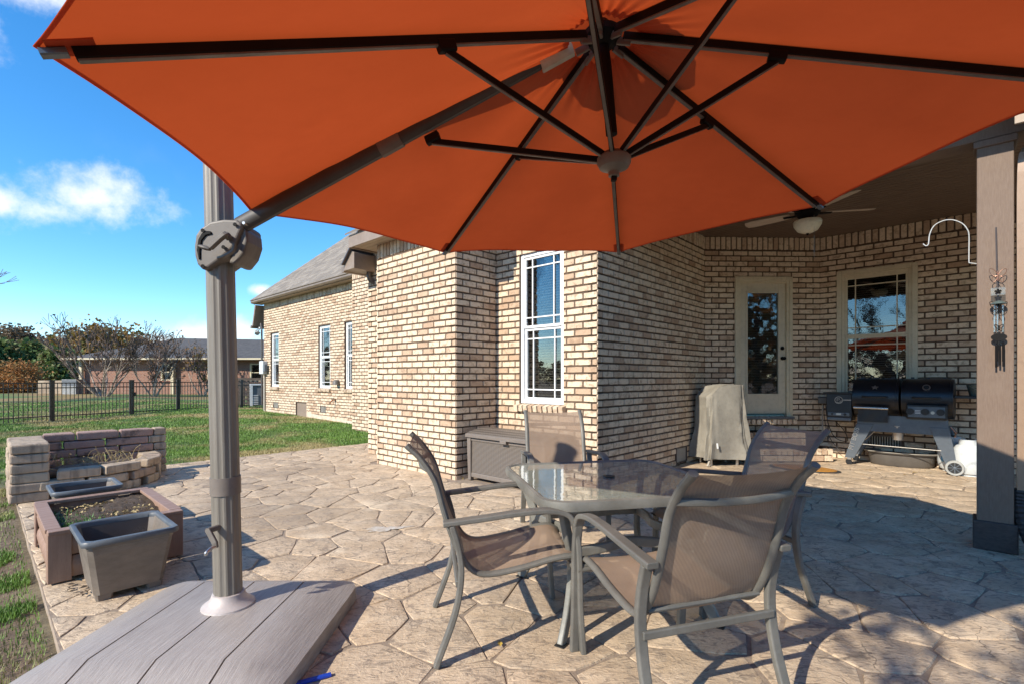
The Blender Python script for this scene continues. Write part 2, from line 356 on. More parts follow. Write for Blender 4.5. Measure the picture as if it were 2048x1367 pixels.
def block_mat():
    t = NT('block'); pos = t.geo(); rnd = t.rnd(); a = t.noise(6, 5, .65, pos); b = t.noise(45, 4, .7, pos); st = t.noise(9, 3, .5, t.vmul(pos, (2.0, 2.0, .25)))
    c = t.mix(rnd, (.44, .345, .24), (.36, .265, .195)); c = t.mix(t.ramp(a, .45, .7, 0, .6), c, (.215, .165, .12)); c = t.mix(t.ramp(st, .5, .66, 0, .55), c, (.12, .095, .075))
    c = t.mix(t.ramp(b, .5, .75, 0, .35), c, (.42, .34, .25)); t.bump(a, .5, .02); t.bump(b, .5, .008); t.done(c, .95)
block_mat()
def block_red():
    t = NT('burnt_block'); pos = t.geo(); a = t.noise(5, 5, .65, pos); b = t.noise(45, 4, .7, pos)
    c = t.mix(t.ramp(a, .35, .65), (.33, .20, .165), (.37, .25, .20)); c = t.mix(t.ramp(a, .52, .7, 0, .75), c, (.06, .04, .036)); t.bump(a, .5, .02); t.bump(b, .5, .008); t.done(c, .95)
block_red()
simple('bark', (.20, .155, .115), (.12, .09, .068), 10, .95, bump=.6, bdist=.01, vscale=(3, 3, .6))
simple('pale_bark', (.42, .34, .265), (.24, .185, .145), 5, .9, bump=.4, vscale=(2, 2, .6))
simple('twig', (.19, .135, .105), (.14, .10, .08), 5, .9, bump=0)
def leaf_mat(name, a, b, c=None):
    t = NT(name); pos = t.geo(); r = t.attr('tone'); n = t.noise(1.1, 3, .5, pos)
    col = t.mix(r, a, b)
    if c: col = t.mix(t.ramp(n, .45, .62), col, c)
    t.done(col, .6, spec=.3)
    tr = t.n.new('ShaderNodeBsdfTranslucent'); t.l.new(col, tr.inputs[0]); ms = t.n.new('ShaderNodeMixShader'); ms.inputs[0].default_value = .3
    t.l.new(t.p.outputs[0], ms.inputs[1]); t.l.new(tr.outputs[0], ms.inputs[2]); t.l.new(ms.outputs[0], t.o.inputs[0])
leaf_mat('evergreen_leaf', (.075, .125, .032), (.15, .20, .055), (.15, .125, .05))
leaf_mat('autumn_leaf', (.30, .15, .035), (.20, .12, .035), (.15, .135, .035))
leaf_mat('orange_leaf', (.40, .17, .05), (.32, .15, .05), (.30, .19, .07))
leaf_mat('dry_leaf', (.22, .115, .05), (.13, .075, .04))
leaf_mat('far_wood_leaf', (.20, .14, .085), (.14, .105, .07), (.17, .11, .055))
simple('fence_metal', (.060, .050, .040), (.048, .04, .032), 6, .45, .2, .05)
simple('lattice_wood', (.085, .062, .045), (.06, .044, .033), 6, .8)
simple('ac_white', (.62, .63, .62), (.54, .55, .54), 5, .5, bump=.05)
simple('ac_grey', (.16, .17, .18), (.12, .13, .14), 6, .5)
simple('tan_stone', (.42, .33, .23), (.27, .20, .14), 1.2, .95, bump=.8, bdist=.05)
simple('fan_blade', (.50, .39, .29), (.43, .33, .24), 5, .5, bump=.1, vscale=(1, 12, 1))
simple('frosted_bowl', (.72, .66, .50), (.66, .60, .45), 4, .35, bump=0)
simple('white_wire', (.50, .50, .48), None, 5, .4, bump=0)
simple('copper', (.46, .25, .16), (.34, .18, .12), 8, .35, .8, .05)
simple('cord_black', (.02, .02, .02), None, 5, .6, bump=0)
simple('conduit_grey', (.46, .42, .35), (.38, .34, .28), 5, .6, bump=0)
simple('utility_box', (.14, .125, .105), (.10, .09, .075), 5, .5)
simple('blue_plastic', (.01, .05, .42), None, 5, .4, bump=0)
simple('yellow_leaf', (.50, .36, .05), (.32, .18, .04), 30, .7, bump=0)
simple('pale_leaf', (.40, .33, .22), (.27, .20, .13), 30, .7, bump=0)
simple('mineral_stain', (.55, .51, .45), (.40, .32, .24), 25, .9, bump=.5)
# ================================================================ GROUND
def ground_h(x, y):
    q = .680*x+.733*y; p = -.733*x+.680*y
    h = -.035 if q > .2 or p > 9 else -.105
    if -.2 < q <= .2 and p <= 9: h = -.105+(.07)*(q+.2)/.4
    if y > 12: h += .0
    d = max(0.0, min(1.0, (p-11)/6)); e = max(0.0, 1-abs(q-5.6)/3.2)
    return h+.16*d*e
gx = np.unique(np.concatenate([[-600, -250, -120, -70, -45], np.linspace(-32, 14, 93), [20, 35, 60, 120, 250, 600]]))
gy = np.unique(np.concatenate([[-600, -250, -100, -50, -25], np.linspace(-12, 30, 85), [34, 40, 50, 70, 100, 180, 350, 900]]))
mb = MB(); nx = len(gx)
mb.add([(x, y, ground_h(x, y)+(.012*math.sin(x*2.1)*math.cos(y*1.7) if abs(x) < 40 and abs(y) < 40 else 0)) for y in gy for x in gx],
       [(j*nx+i, j*nx+i+1, (j+1)*nx+i+1, (j+1)*nx+i) for j in range(len(gy)-1) for i in range(nx-1)])
lawn = tag(mb.build('lawn', 'lawn_soil', smooth=True), kind='structure')
# ---------------------------------------------------------------- patio: slab + stamped stones
PQ0, PP1, PP0, PQ1 = .25, 8.5, -5.0, 9.4
mb = MB(); pts = [(PQ0, PP0), (PQ1, PP0), (PQ1, PP1), (PQ0, PP1)]
patio = MB().prism(pts, -.16, -.007).build('patio', 'slab_side'); patio.rotation_euler = (0, 0, HROT); tag(patio, kind='structure')
patio.data.materials.append(M['joint'])
for pl in patio.data.polygons:
    if pl.normal.z > .5: pl.material_index = 1
# voronoi-like cells by half-plane clipping
def clip(poly, nx_, ny_, d):
    o = []
    for i in range(len(poly)):
        a, b = poly[i], poly[(i+1) % len(poly)]
        da, db = a[0]*nx_+a[1]*ny_-d, b[0]*nx_+b[1]*ny_-d
        if da <= 0: o.append(a)
        if da*db < 0:
            t_ = da/(da-db); o.append((a[0]+(b[0]-a[0])*t_, a[1]+(b[1]-a[1])*t_))
    return o
seeds = []
stepq, stepp = .32, .42
for i in range(int((PQ1-PQ0)/stepq)+2):
    for j in range(int((PP1-PP0)/stepp)+2):
        q = PQ0+(i-.2)*stepq+random.uniform(-.14, .14); p = PP0+(j+(.5 if i % 2 else 0))*stepp+random.uniform(-.20, .20)
        seeds.append((q, p))
SA = np.array(seeds)
stones = []
for k, (q, p) in enumerate(seeds):
    d2 = (SA[:, 0]-q)**2+(SA[:, 1]-p)**2
    nb = [n for n in np.argsort(d2)[1:15]]
    poly = [(PQ0+.004, PP0), (PQ1, PP0), (PQ1, PP1-.004), (PQ0+.004, PP1-.004)]
    for n in nb:
        ax, ay = seeds[n][0]-q, seeds[n][1]-p; l = math.hypot(ax, ay)
        poly = clip(poly, ax/l, ay/l, ((seeds[n][0]+q)/2*ax+(seeds[n][1]+p)/2*ay)/l-.0018)
        if len(poly) < 3: break
    if len(poly) >= 3:
        cx = sum(a for a, b in poly)/len(poly); cy = sum(b for a, b in poly)/len(poly)
        X = E2*cy+E1*cx
        ok = X.y > 1.2 and -1.35 < X.x/X.y < 1.35 and not (cx > 4.0 and cy > 3.1 and cy < 6.4) and not (cx+cy > 10.9 and 1.7 < cy < 3.2) and not (cx > 4.5 and 6.4 <= cy < 7.3) and not (cx > 6.4 and cy > 7)
        if ok: stones.append((X.length, poly, cx, cy))
stones.sort(key=lambda s: s[0])
def stone_mesh(mbk, poly, cx, cy, off=(0, 0), tone=0.0, z=0.0):
    # irregular rounded outline
    out_ = []
    for i in range(len(poly)):
        a, b = poly[i], poly[(i+1) % len(poly)]
        l = math.hypot(b[0]-a[0], b[1]-a[1]); n = max(1, int(l/.11))
        for k in range(n):
            t_ = (k+(.12 if k == 0 else 0))/n; w_ = random.uniform(-.004, .003) if 0 < k else random.uniform(-.006, -.001)
            x, y = a[0]+(b[0]-a[0])*t_, a[1]+(b[1]-a[1])*t_
            dx, dy = x-cx, y-cy; dl = math.hypot(dx, dy) or 1
            out_.append((x+dx/dl*w_-off[0], y+dy/dl*w_-off[1]))
    n = len(out_)
    if n < 3: return
    c = (cx-off[0], cy-off[1])
    r0 = [(x, y, -.009) for x, y in out_]
    r1 = [(c[0]+(x-c[0])*.985, c[1]+(y-c[1])*.985, z-.0012) for x, y in out_]
    r2 = [(c[0]+(x-c[0])*.93, c[1]+(y-c[1])*.93, z+random.uniform(-.001, .003)) for x, y in out_]
    mbk.add(r0+r1+r2+[(c[0], c[1], z+.002)], [(i, (i+1) % n, n+(i+1) % n, n+i) for i in range(n)]+[(n+i, n+(i+1) % n, 2*n+(i+1) % n, 2*n+i) for i in range(n)]+[(2*n+i, 2*n+(i+1) % n, 3*n) for i in range(n)], tone)
rest = MB()
for k, (d, poly, cx, cy) in enumerate(stones):
    if k < 300:
        m_ = MB(); stone_mesh(m_, poly, cx, cy, (cx, cy), 0, random.uniform(-.002, .002))
        if m_.v:
            o = m_.build('paving_stone', 'paving', patio, smooth=True, sharp=25); o.location = (cx, cy, 0)
    else: stone_mesh(rest, poly, cx, cy, (0, 0), random.random(), random.uniform(-.002, .002))
if rest.v: rest.build('paving_stones', 'paving', patio, smooth=True, kind='stuff', sharp=25)

# ================================================================ HOUSE
house = empty('brick_house', (0, 0, 0), HROT, 'cream brick house with brown soffits and a covered porch', 'house')
BL, BH, BJ = .2195, .0685, .015; CP = BH+BJ
def outline(seed):
    r = random.Random(seed); o = []
    for (x, z, k) in ((-.5, -.5, 0), (-.2, -.5, 1), (.15, -.5, 1), (.5, -.5, 0), (.5, 0, 2), (.5, .5, 0), (.2, .5, 1), (-.15, .5, 1), (-.5, .5, 0), (-.5, 0, 2)):
        if k == 0: x *= 1-r.uniform(0, .025); z *= 1-r.uniform(0, .10)
        elif k == 1: x += r.uniform(-.08, .08); z *= 1-r.uniform(-.03, .09)
        else: x *= 1-r.uniform(-.01, .02); z += r.uniform(-.15, .15)
        o.append((x, z))
    return o
OUTL = [outline(i) for i in range(24)]
def brick_verts(ol, Lb, Hb, d=.011, b=.004):
    r0 = [(x*Lb, .004, z*Hb) for x, z in ol]; r1 = [(x*(Lb-2*b), -d, z*(Hb-2*b)) for x, z in ol]
    n = len(ol)
    return r0+r1, [(i, (i+1) % n, n+(i+1) % n, n+i) for i in range(n)]+[tuple(range(n, 2*n))]
BRICKS = []   # (wall, u-frame, centre u, centre z, L, H)
WALLS = {}
def wall(key, a, b, z0, z1, openings=(), soldier=.20, thick=.12, bricks=True, low=None):
    a = Vector((*a, 0)); b = Vector((*b, 0)); u = (b-a).normalized(); n = u.cross(Vector((0, 0, 1))); Lw = (b-a).length
    us = sorted({0.0, Lw, *[v for o in openings for v in o[:2]]}); zs = sorted({z0, z1, *[v for o in openings for v in o[2:4]]})
    mb = MB(); P = lambda uu, dd, z: a+u*uu-n*dd+Vector((0, 0, z))
    for i in range(len(us)-1):
        for j in range(len(zs)-1):
            um, zm = (us[i]+us[i+1])/2, (zs[j]+zs[j+1])/2
            if any(o[0] < um < o[1] and o[2] < zm < o[3] for o in openings): continue
            mb.hexa([P(us[i], 0, zs[j]), P(us[i+1], 0, zs[j]), P(us[i+1], thick, zs[j]), P(us[i], thick, zs[j])],
                    [P(us[i], 0, zs[j+1]), P(us[i+1], 0, zs[j+1]), P(us[i+1], thick, zs[j+1]), P(us[i], thick, zs[j+1])])
    wo = mb.build('wall', 'mortar', house); WALLS[key] = (wo, a, u, n, Lw)
    if not bricks: return wo
    zt = z1-(soldier+BJ if soldier else 0)
    nrow = int((zt-z0)/CP)
    zz0 = zt-nrow*CP
    for r in range(nrow+1):
        zc = zz0+(r-.5)*CP+CP*0.5-CP/2+CP/2
        zc = zt-BJ/2-BH/2-(nrow-r)*CP+0.0
        if zc-BH/2 < z0: continue
        uu = -(BL+BJ)/2 if r % 2 else 0.0
        uu += {'A': .06, 'C': .0}.get(key, 0)
        if uu > 0: uu -= BL+BJ
        while uu < Lw:
            segs = [(max(uu, 0.0 if key not in ('A', 'W') else 0.0), min(uu+BL, Lw+(.009 if key in ('A', 'W', 'H', 'G') else 0)))]
            for o in openings:
                if o[2]-.01 < zc < o[3]+.01:
                    ns = []
                    for s0, s1 in segs:
                        if s1 <= o[0] or s0 >= o[1]: ns.append((s0, s1))
                        else:
                            if s0 < o[0]-BJ: ns.append((s0, o[0]-.003))
                            if s1 > o[1]+BJ: ns.append((o[1]+.003, s1))
                    segs = ns
            for s0, s1 in segs:
                if s1-s0 > .035: BRICKS.append((key, (s0+s1)/2, zc, s1-s0, BH))
            uu += BL+BJ
    if soldier:
        k = int(Lw/CP)
        for i in range(k): BRICKS.append((key, (i+.5)*Lw/k, z1-soldier/2, Lw/k-BJ, soldier))
    return wo
ZA, ZP, ZF = 3.19, 3.47, 3.87
# openings in wall coordinates (u0,u1,z0,z1)
WIN_W = (4.65-4.23, 4.65-3.535, .93, 2.82)
DU = lambda s: s-3.33
DOOR = (.945-.425, .945+.425, .64, 2.80)
WIN_R = (1.75-1.461, 1.75-.603, .93, 2.83)
FW = [(18.6-17.99, 18.6-17.31, .95, 2.80), (18.6-14.41, 18.6-13.67, .95, 2.80), (18.6-12.83, 18.6-12.09, .95, 2.80)]
FV = [(18.6-17.75, 18.6-17.35, .22, .42), (18.6-14.28, 18.6-13.93, .22, .42), (18.6-15.97, 18.6-15.2, -.1, .47)]
wall('A', (3.99, 6.41), (3.99, 4.65), -.15, ZA)
wall('B', (3.99, 4.65), (4.71, 4.65), -.15, ZA)
wall('W', (4.71, 4.65), (4.71, 3.07), -.15, ZA, [WIN_W])
VC = (2.02, 2.38, .03, .03+2*CP+.06)
wall('C', (4.71, 3.07), (7.78, 3.07), -.15, ZP, [VC])
wall('D', (7.78, 3.07), (9.10, 1.75), -.15, ZP, [DOOR])
VR = (.55, 1.02, .22, .40)
wall('R', (9.10, 1.75), (9.10, -2.2), -.15, ZP, [WIN_R, VR])
wall('H', (4.4, 7.34), (4.4, 6.41), -.15, 3.30)
wall('G', (6.3, 11.26), (6.3, 7.34), -.15, ZF)
wall('F', (6.95, 18.6), (6.95, 11.26), -.15, ZF, FW+FV)
for key, a, b, zt in (('a2', (4.4, 6.41), (3.99, 6.41), ZA), ('h2', (6.3, 7.34), (4.4, 7.34), 3.3), ('g2', (6.95, 11.26), (6.3, 11.26), ZF), ('f2', (11, 18.6), (6.95, 18.6), ZF)):
    wall(key, a, b, -.15, zt, soldier=0)
# rank the bricks by their size in the picture, the 300 largest become objects, the rest one brickwork part
def canopy_y(x):
    pts = [(0, 120), (65, 120), (503, 430), (887, 508), (1238, 508), (1645, 414), (2048, 245)]
    return float(np.interp(x, [p[0] for p in pts], [p[1] for p in pts]))
rank = []
for i, (key, uc, zc, l, h) in enumerate(BRICKS):
    wo, a, u, n, Lw = WALLS[key]
    c = a+u*uc+Vector((0, 0, zc)); X = E1*c.x+E2*c.y; X.z = zc
    Nw = E1*n.x+E2*n.y
    d = Vector((0, 0, CAM_H))-X; cosn = Nw.dot(d.normalized())
    px = 1024+FPX*X.x/X.y; py = HORIZON-FPX*(X.z-CAM_H)/X.y
    vis = cosn > .03 and 0 < px < 1945 and canopy_y(px)+4 < py < 1000 and key in 'ABWCDRHGF' and not (key == 'W' and zc < .6 and uc < 1.2)
    if key in 'GF' and px > 738: vis = False
    rank.append((-(l*h*cosn/X.y**2) if vis else 1, i))
rank.sort(); chosen = {i for s, i in rank[:300] if s < 0}
def shared_brick(k, l, h, cache={}):
    key = (k, round(l, 3), round(h, 3))
    if key not in cache:
        vs, fs = brick_verts(OUTL[k], l, h); me = bpy.data.meshes.new('brick'); me.from_pydata(vs, [], fs); me.materials.append(M['brick']); cache[key] = me
    return cache[key]
bw = MB()
for i, (key, uc, zc, l, h) in enumerate(BRICKS):
    wo, a, u, n, Lw = WALLS[key]; c = a+u*uc+Vector((0, 0, zc))
    Mx = Matrix((u, -n, Vector((0, 0, 1)))).transposed()
    if i in chosen:
        o = bpy.data.objects.new('brick', shared_brick(random.randrange(8), l, h)); COL.objects.link(o); o.parent = wo
        o.matrix_local = Matrix.Translation(c) @ Mx.to_4x4()
    else:
        simple_ = key in ('a2', 'h2', 'g2', 'f2')
        vs, fs = brick_verts(OUTL[random.randrange(24)] if not simple_ else [(-.5, -.5), (.5, -.5), (.5, .5), (-.5, .5)], l, h)
        bw.add([c+Mx @ Vector(v) for v in vs], fs, random.random())
bw.build('brickwork', 'brick', house, kind='stuff')
# pale parged foundation along the wing
wo, a, u, n, Lw = WALLS['F']
fm = MB()
for (u0, u1) in ((0, FV[2][0]), (FV[2][1], Lw)):
    fm.hexa([a+u*u0-Vector((0, 0, .2)), a+u*u1-Vector((0, 0, .2)), a+u*u1+n*.013-Vector((0, 0, .2)), a+u*u0+n*.013-Vector((0, 0, .2))],
            [a+u*u0+Vector((0, 0, .17)), a+u*u1+Vector((0, 0, .02)), a+u*u1+n*.013+Vector((0, 0, .02)), a+u*u0+n*.013+Vector((0, 0, .17))])
fm.build('foundation', 'foundation', house)
# frame of a wall: x along the wall, -y outwards
def wframe(key, u0, z):
    wo, a, u, n, Lw = WALLS[key]; c = a+u*u0+Vector((0, 0, z))
    return Matrix.Translation(c) @ Matrix((u, -n, Vector((0, 0, 1)))).transposed().to_4x4()
def vent(key, o, slats=9):
    w_, h_ = o[1]-o[0], o[3]-o[2]
    v = MB(); 
    for s in (-1, 1): v.box((s*(w_/2-.008), 0, 0), (.016, .03, h_)); v.box((0, 0, s*(h_/2-.008)), (w_-.033, .03, .016))
    v = v.build('vent', 'downspout', house); v.matrix_local = wframe(key, (o[0]+o[1])/2, (o[2]+o[3])/2)
    for i in range(slats):
        B('slat', 'conduit_grey', v, ((i+.5)/slats*(w_-.04)-(w_-.04)/2, .006, 0), ((w_-.04)/slats*.45, .02, h_-.034))
    B('backing', 'interior', v, (0, .06, 0), (w_, .01, h_))
vent('C', VC); vent('R', VR, 14); vent('F', FV[0], 4); vent('F', FV[1], 4)
cd_ = B('crawl_door', 'fascia', house, (0, 0, 0), (FV[2][1]-FV[2][0]-.01, .04, FV[2][3]-FV[2][2])); cd_.matrix_local = wframe('F', (FV[2][0]+FV[2][1])/2, (FV[2][2]+FV[2][3])/2) @ Matrix.Translation((0, .05, 0))
def window(key, o, mat='white_vinyl', rec=.055, casing=0.0, sill=True, fw=.045, blinds=True):
    w_, h_ = o[1]-o[0], o[3]-o[2]; y0 = rec
    fr = MB()
    for s in (-1, 1): fr.box((s*(w_/2-fw/2), y0, 0), (fw, .07, h_))
    fr.box((0, y0, h_/2-fw/2), (w_-2*fw, .07, fw)); fr.box((0, y0, -h_/2+fw/2), (w_-2*fw, .07, fw))
    if casing:
        for s in (-1, 1): fr.box((s*(w_/2+casing/2-.004), -.012, casing/2), (casing, .03, h_+casing))
        fr.box((0, -.0125, h_/2+casing/2), (w_-.01, .029, casing))
    wn = fr.build('window', mat, house, bev=.003); wn.matrix_local = wframe(key, (o[0]+o[1])/2, (o[2]+o[3])/2)
    iw = w_-2*fw; ih = (h_-2*fw)/2
    for s, yy in ((1, y0-.004), (-1, y0+.014)):
        zc = s*ih/2; sw = .032; sa = MB()
        for t_ in (-1, 1): sa.box((t_*(iw/2-sw/2), yy, zc), (sw, .035, ih-.002)); sa.box((0, yy, zc+t_*(ih/2-sw/2)), (iw-2*sw, .035, sw))
        sash = sa.build('sash', mat, wn, bev=.002)
        pw, ph = iw-2*sw, ih-2*sw
        B('pane', 'window_glass', wn, (0, yy+.004, zc), (pw, .004, ph))
        mu = .015
        for t_ in (-1, 1):
            B('muntin', mat, wn, (t_*(pw/2-.10), yy-.006, zc), (mu, .012, ph))
            B('muntin', mat, wn, (0, yy-.0065, zc+t_*(ph/2-.10)), (pw, .011, mu))
    if blinds:
        bl = MB(); nb_ = int(h_/.034)
        for i in range(nb_): bl.box((0, y0+.065, -h_/2+.04+i*(h_-.06)/nb_), (iw-.03, .022, .0035), Matrix.Rotation(R(34), 3, 'X'))
        bl.build('blind', 'blind', wn)
    rm = MB(); rm.box((0, y0+.42, 0), (w_+.3, .01, h_+.3))
    for s in (-1, 1): rm.box((s*(w_/2+.15), y0+.24, 0), (.01, .36, h_+.3)); rm.box((0, y0+.24, s*(h_/2+.15)), (w_+.3, .36, .01))
    rm.build('room', 'interior', wn)
    if sill:
        k = max(4, int((w_+.1)/.075))
        for i in range(k):
            sb = MB(); vs, fs = brick_verts(OUTL[i % 24], (w_+.1)/k-.009, .085, .075, .005); sb.add([Vector((x, y, z)) for x, y, z in vs], fs)
            ob = sb.build('sill_brick', 'brick', wn); ob.location = ((i+.5)/k*(w_+.1)-(w_+.1)/2, -.004, -h_/2-.046); ob.rotation_euler = (R(10), 0, 0)
    return wn
window('W', WIN_W)
window('R', WIN_R, 'cream_trim', rec=.03, casing=.065, sill=False)
for o in FW: window('F', o, rec=.075)
# ---- porch door
dw, dh = DOOR[1]-DOOR[0], DOOR[3]-DOOR[2]
dr = MB()
for s in (-1, 1):
    dr.box((s*(dw/2+.012), -.012, -.01), (.055, .035, dh+.02)); dr.box((s*(dw/2-.035), .02, 0), (.04, .08, dh))
dr.box((0, -.0125, dh/2+.015), (dw+.08, .034, .06)); dr.box((0, .02, dh/2-.03), (dw-.11, .079, .05))
dframe = dr.build('door_frame', 'cream_trim', house, bev=.006); dframe.matrix_local = wframe('D', (DOOR[0]+DOOR[1])/2, (DOOR[2]+DOOR[3])/2)
sl_w = dw-.11; gl_w, gl_t, gl_b = .50, dh/2-.21, -dh/2+.36
leaf = MB()
for s in (-1, 1): leaf.box((s*(gl_w/2+(sl_w-gl_w)/4), .035, 0), ((sl_w-gl_w)/2, .04, dh-.09))
leaf.box((0, .035, (dh/2-.045+gl_t)/2), (gl_w, .04, dh/2-.045-gl_t)); leaf.box((0, .035, (-dh/2+.045+gl_b)/2), (gl_w, .04, gl_b+dh/2-.045))
for s in (-1, 1): leaf.box((s*(gl_w/2+.012), .01, (gl_t+gl_b)/2), (.026, .02, gl_t-gl_b+.05)); leaf.box((0, .0105, (gl_t+gl_b)/2+s*((gl_t-gl_b)/2+.012)), (gl_w-.003, .02, .026))
dleaf = leaf.build('door_leaf', 'cream_door', dframe, bev=.004)
B('pane', 'window_glass', dframe, (0, .03, (gl_t+gl_b)/2), (gl_w, .004, gl_t-gl_b))
bl = MB(); nb_ = int((gl_t-gl_b)/.026)
for i in range(nb_): bl.box((0, .05, gl_b+.02+i*(gl_t-gl_b-.03)/nb_), (gl_w-.02, .012, .002), Matrix.Rotation(R(25), 3, 'X'))
for s in (-.16, .16): bl.box((s, .045, (gl_t+gl_b)/2), (.002, .002, gl_t-gl_b))
bl.build('blind', 'blind', dframe)
B('room', 'interior', dframe, (0, .45, 0), (dw+.4, .01, dh))
kn = MB().lathe([(.012, 0), (.03, .004), (.03, .012), (.012, .016), (.014, .04), (.027, .05), (.027, .068), (.012, .074)], n=16); kb = kn.build('door_knob', 'dark_metal', dframe, smooth=True); kb.location = (sl_w/2-.055, .015, -.16); kb.rotation_euler = (R(90), 0, 0)
kn = MB().lathe([(.03, 0), (.03, .012), (.022, .018), (.010, .028)], n=16); kb = kn.build('deadbolt', 'dark_metal', dframe, smooth=True); kb.location = (sl_w/2-.055, .015, .0); kb.rotation_euler = (R(90), 0, 0)
B('threshold', 'grill_grey', dframe, (0, -.03, -dh/2-.012), (dw+.05, .14, .03))
# rowlock course under the threshold, two brick steps
for i in range(12):
    vs, fs = brick_verts(OUTL[i], .072, .085, .10, .005); ob = MB().add(vs, fs).build('sill_brick', 'brick', dframe); ob.location = ((i-5.5)*.083, -.0, -dh/2-.075)
def brick_step(name, s0, s1, dep, z0, z1):
    """s along D"""
    st = MB(); st.box(((s0+s1)/2-3.33, -dep/2+.02, (z0+z1)/2), (s1-s0-.02, dep-.02, z1-z0-.012)); so = st.build(name, 'mortar', house); so.matrix_local = wframe('D', 0, 0)
    nrow = max(1, round((z1-z0-.10)/CP)); rowh = (z1-z0-.095)/nrow if z1-z0 > .12 else 0
    def put(x, y, z, l, h, rz, d=.10):
        vs, fs = brick_verts(OUTL[random.randrange(24)], l, h, d, .005); ob = MB().add(vs, fs).build('brick', 'brick', so); ob.location = (x, y, z); ob.rotation_euler = (0, 0, rz)
    nn = int((s1-s0)/.085)
    for i in range(nn): put(s0-3.33+(i+.5)*(s1-s0)/nn, -dep+.06, z1-.048, (s1-s0)/nn-.012, .09, 0, .066)
    for r in range(nrow):
        if rowh <= 0: break
        zc = z0+.008+(r+.5)*rowh-.002; k = int((s1-s0)/.235)+1; uu = s0-3.33-(.11 if r % 2 else 0)
        while uu < s1-3.33-.03:
            a_, b_ = max(uu, s0-3.33), min(uu+BL, s1-3.33)
            if b_-a_ > .04: put((a_+b_)/2, -dep+.06, zc, b_-a_, rowh-.012, 0, .062)
            uu += BL+BJ
        for j in range(2): put(s1-3.33-.06, -dep+.13+j*.235, zc, .215, rowh-.012, R(90), .062)
    nt_ = max(1, int((dep-.12)/.235)+1)
    tp = MB(); tp.box(((s0+s1)/2-3.33, -(dep-.12)/2, z1-.02), (s1-s0-.02, dep-.10, .028)); tp.build('tread', 'brick', so)
brick_step('step', 3.75, 5.05, .52, 0, .20); brick_step('step', 3.80, 4.80, .26, .20, .42)
# ---- soffits, fascia, eaves, gutters
def slab(name, mat, q0, q1, p0, p1, z0, z1, parent=house, bev=.003):
    return B(name, mat, parent, ((q0+q1)/2, (p0+p1)/2, (z0+z1)/2), (q1-q0, p1-p0, z1-z0), bev=bev)
eave = slab('eave', 'fascia', 3.72, 3.745, 4.38, 6.76, ZA-.02, ZA+.16)
slab('fascia', 'fascia', 3.747, 5.2, 6.737, 6.76, ZA-.02, ZA+.16, eave)
for i in range(10): slab('soffit_board', 'soffit', 3.748+i*.1, 3.748+i*.1+.094, 4.40, 6.735, ZA, ZA+.014, eave, .004)
eave = slab('eave', 'fascia', 4.44, 4.463, 3.0, 4.378, ZA-.02, ZA+.16)
for i in range(3): slab('soffit_board', 'soffit', 4.466+i*.1, 4.466+i*.1+.094, 3.0, 4.38, ZA, ZA+.014, eave, .004)
# boxed cornice return with its little gutter and the elbow of the downspout
ret = MB().hexa([HPv for HPv in [Vector((4.0, 7.10, 2.97)), Vector((4.42, 7.10, 2.97)), Vector((4.42, 7.42, 2.97)), Vector((4.0, 7.42, 2.97))]],
                [Vector((4.0, 7.10, 3.22)), Vector((4.42, 7.10, 3.22)), Vector((4.42, 7.34, 3.32)), Vector((4.0, 7.34, 3.32))]).build('cornice_return', 'fascia', house, bev=.004)
MB().bar([(4.0, 7.46, 3.0), (4.42, 7.46, 3.0)], .09, .09).build('gutter', 'gutter', ret)
MB().hexa([Vector((3.95, 7.40, 3.06)), Vector((4.45, 7.40, 3.06)), Vector((4.45, 7.43, 3.06)), Vector((3.95, 7.43, 3.06))],
          [Vector((3.95, 6.78, 3.60)), Vector((4.45, 6.78, 3.60)), Vector((4.45, 6.82, 3.60)), Vector((3.95, 6.82, 3.60))]).build('rake_board', 'downspout', ret)
MB().bar(smoothpath([(4.33, 7.20, 2.99), (4.33, 7.20, 2.88), (4.40, 7.16, 2.80), (4.55, 7.10, 2.74)], 5), .075, .055, up=(0, 1, 0)).build('downspout_elbow', 'downspout', ret, bev=.006)
# wing eave with gutter, soffit and hipped shingle roof
eave = slab('eave', 'fascia', 6.68, 6.705, 7.6, 18.85, ZF-.01, ZF+.14)
for i in range(3): slab('soffit_board', 'soffit', 6.708+i*.085, 6.708+i*.085+.08, 7.6, 18.83, ZF, ZF+.012, eave, 0)
gp = [(0, 0), (-.07, 0), (-.10, .04), (-.10, .085), (-.125, .10), (-.125, .12), (0, .12)]
MB().rings([[Vector((6.678+a_, p_, ZF+.01+b_)) for a_, b_ in gp] for p_ in (7.6, 18.86)]).build('gutter', 'gutter', eave, bev=.004)
MB().hexa([Vector((6.75, 18.85, ZF-.02)), Vector((7.4, 18.85, ZF-.02)), Vector((7.4, 19.12, 3.12)), Vector((6.75, 19.12, 3.12))][::-1],
          [Vector((6.75, 18.95, ZF)), Vector((7.4, 18.95, ZF)), Vector((7.4, 19.22, 3.12)), Vector((6.75, 19.22, 3.12))][::-1]).build('rake_board', 'fascia', eave)
MB().bar([(6.9, 18.78, 3.2), (6.9, 18.70, 2.95), (6.9, 18.66, .3)], .07, .05, up=(1, 0, 0)).build('downspout', 'downspout', eave)
slab('gutter', 'gutter', 6.72, 7.6, 19.18, 19.29, 3.05, 3.15, eave)
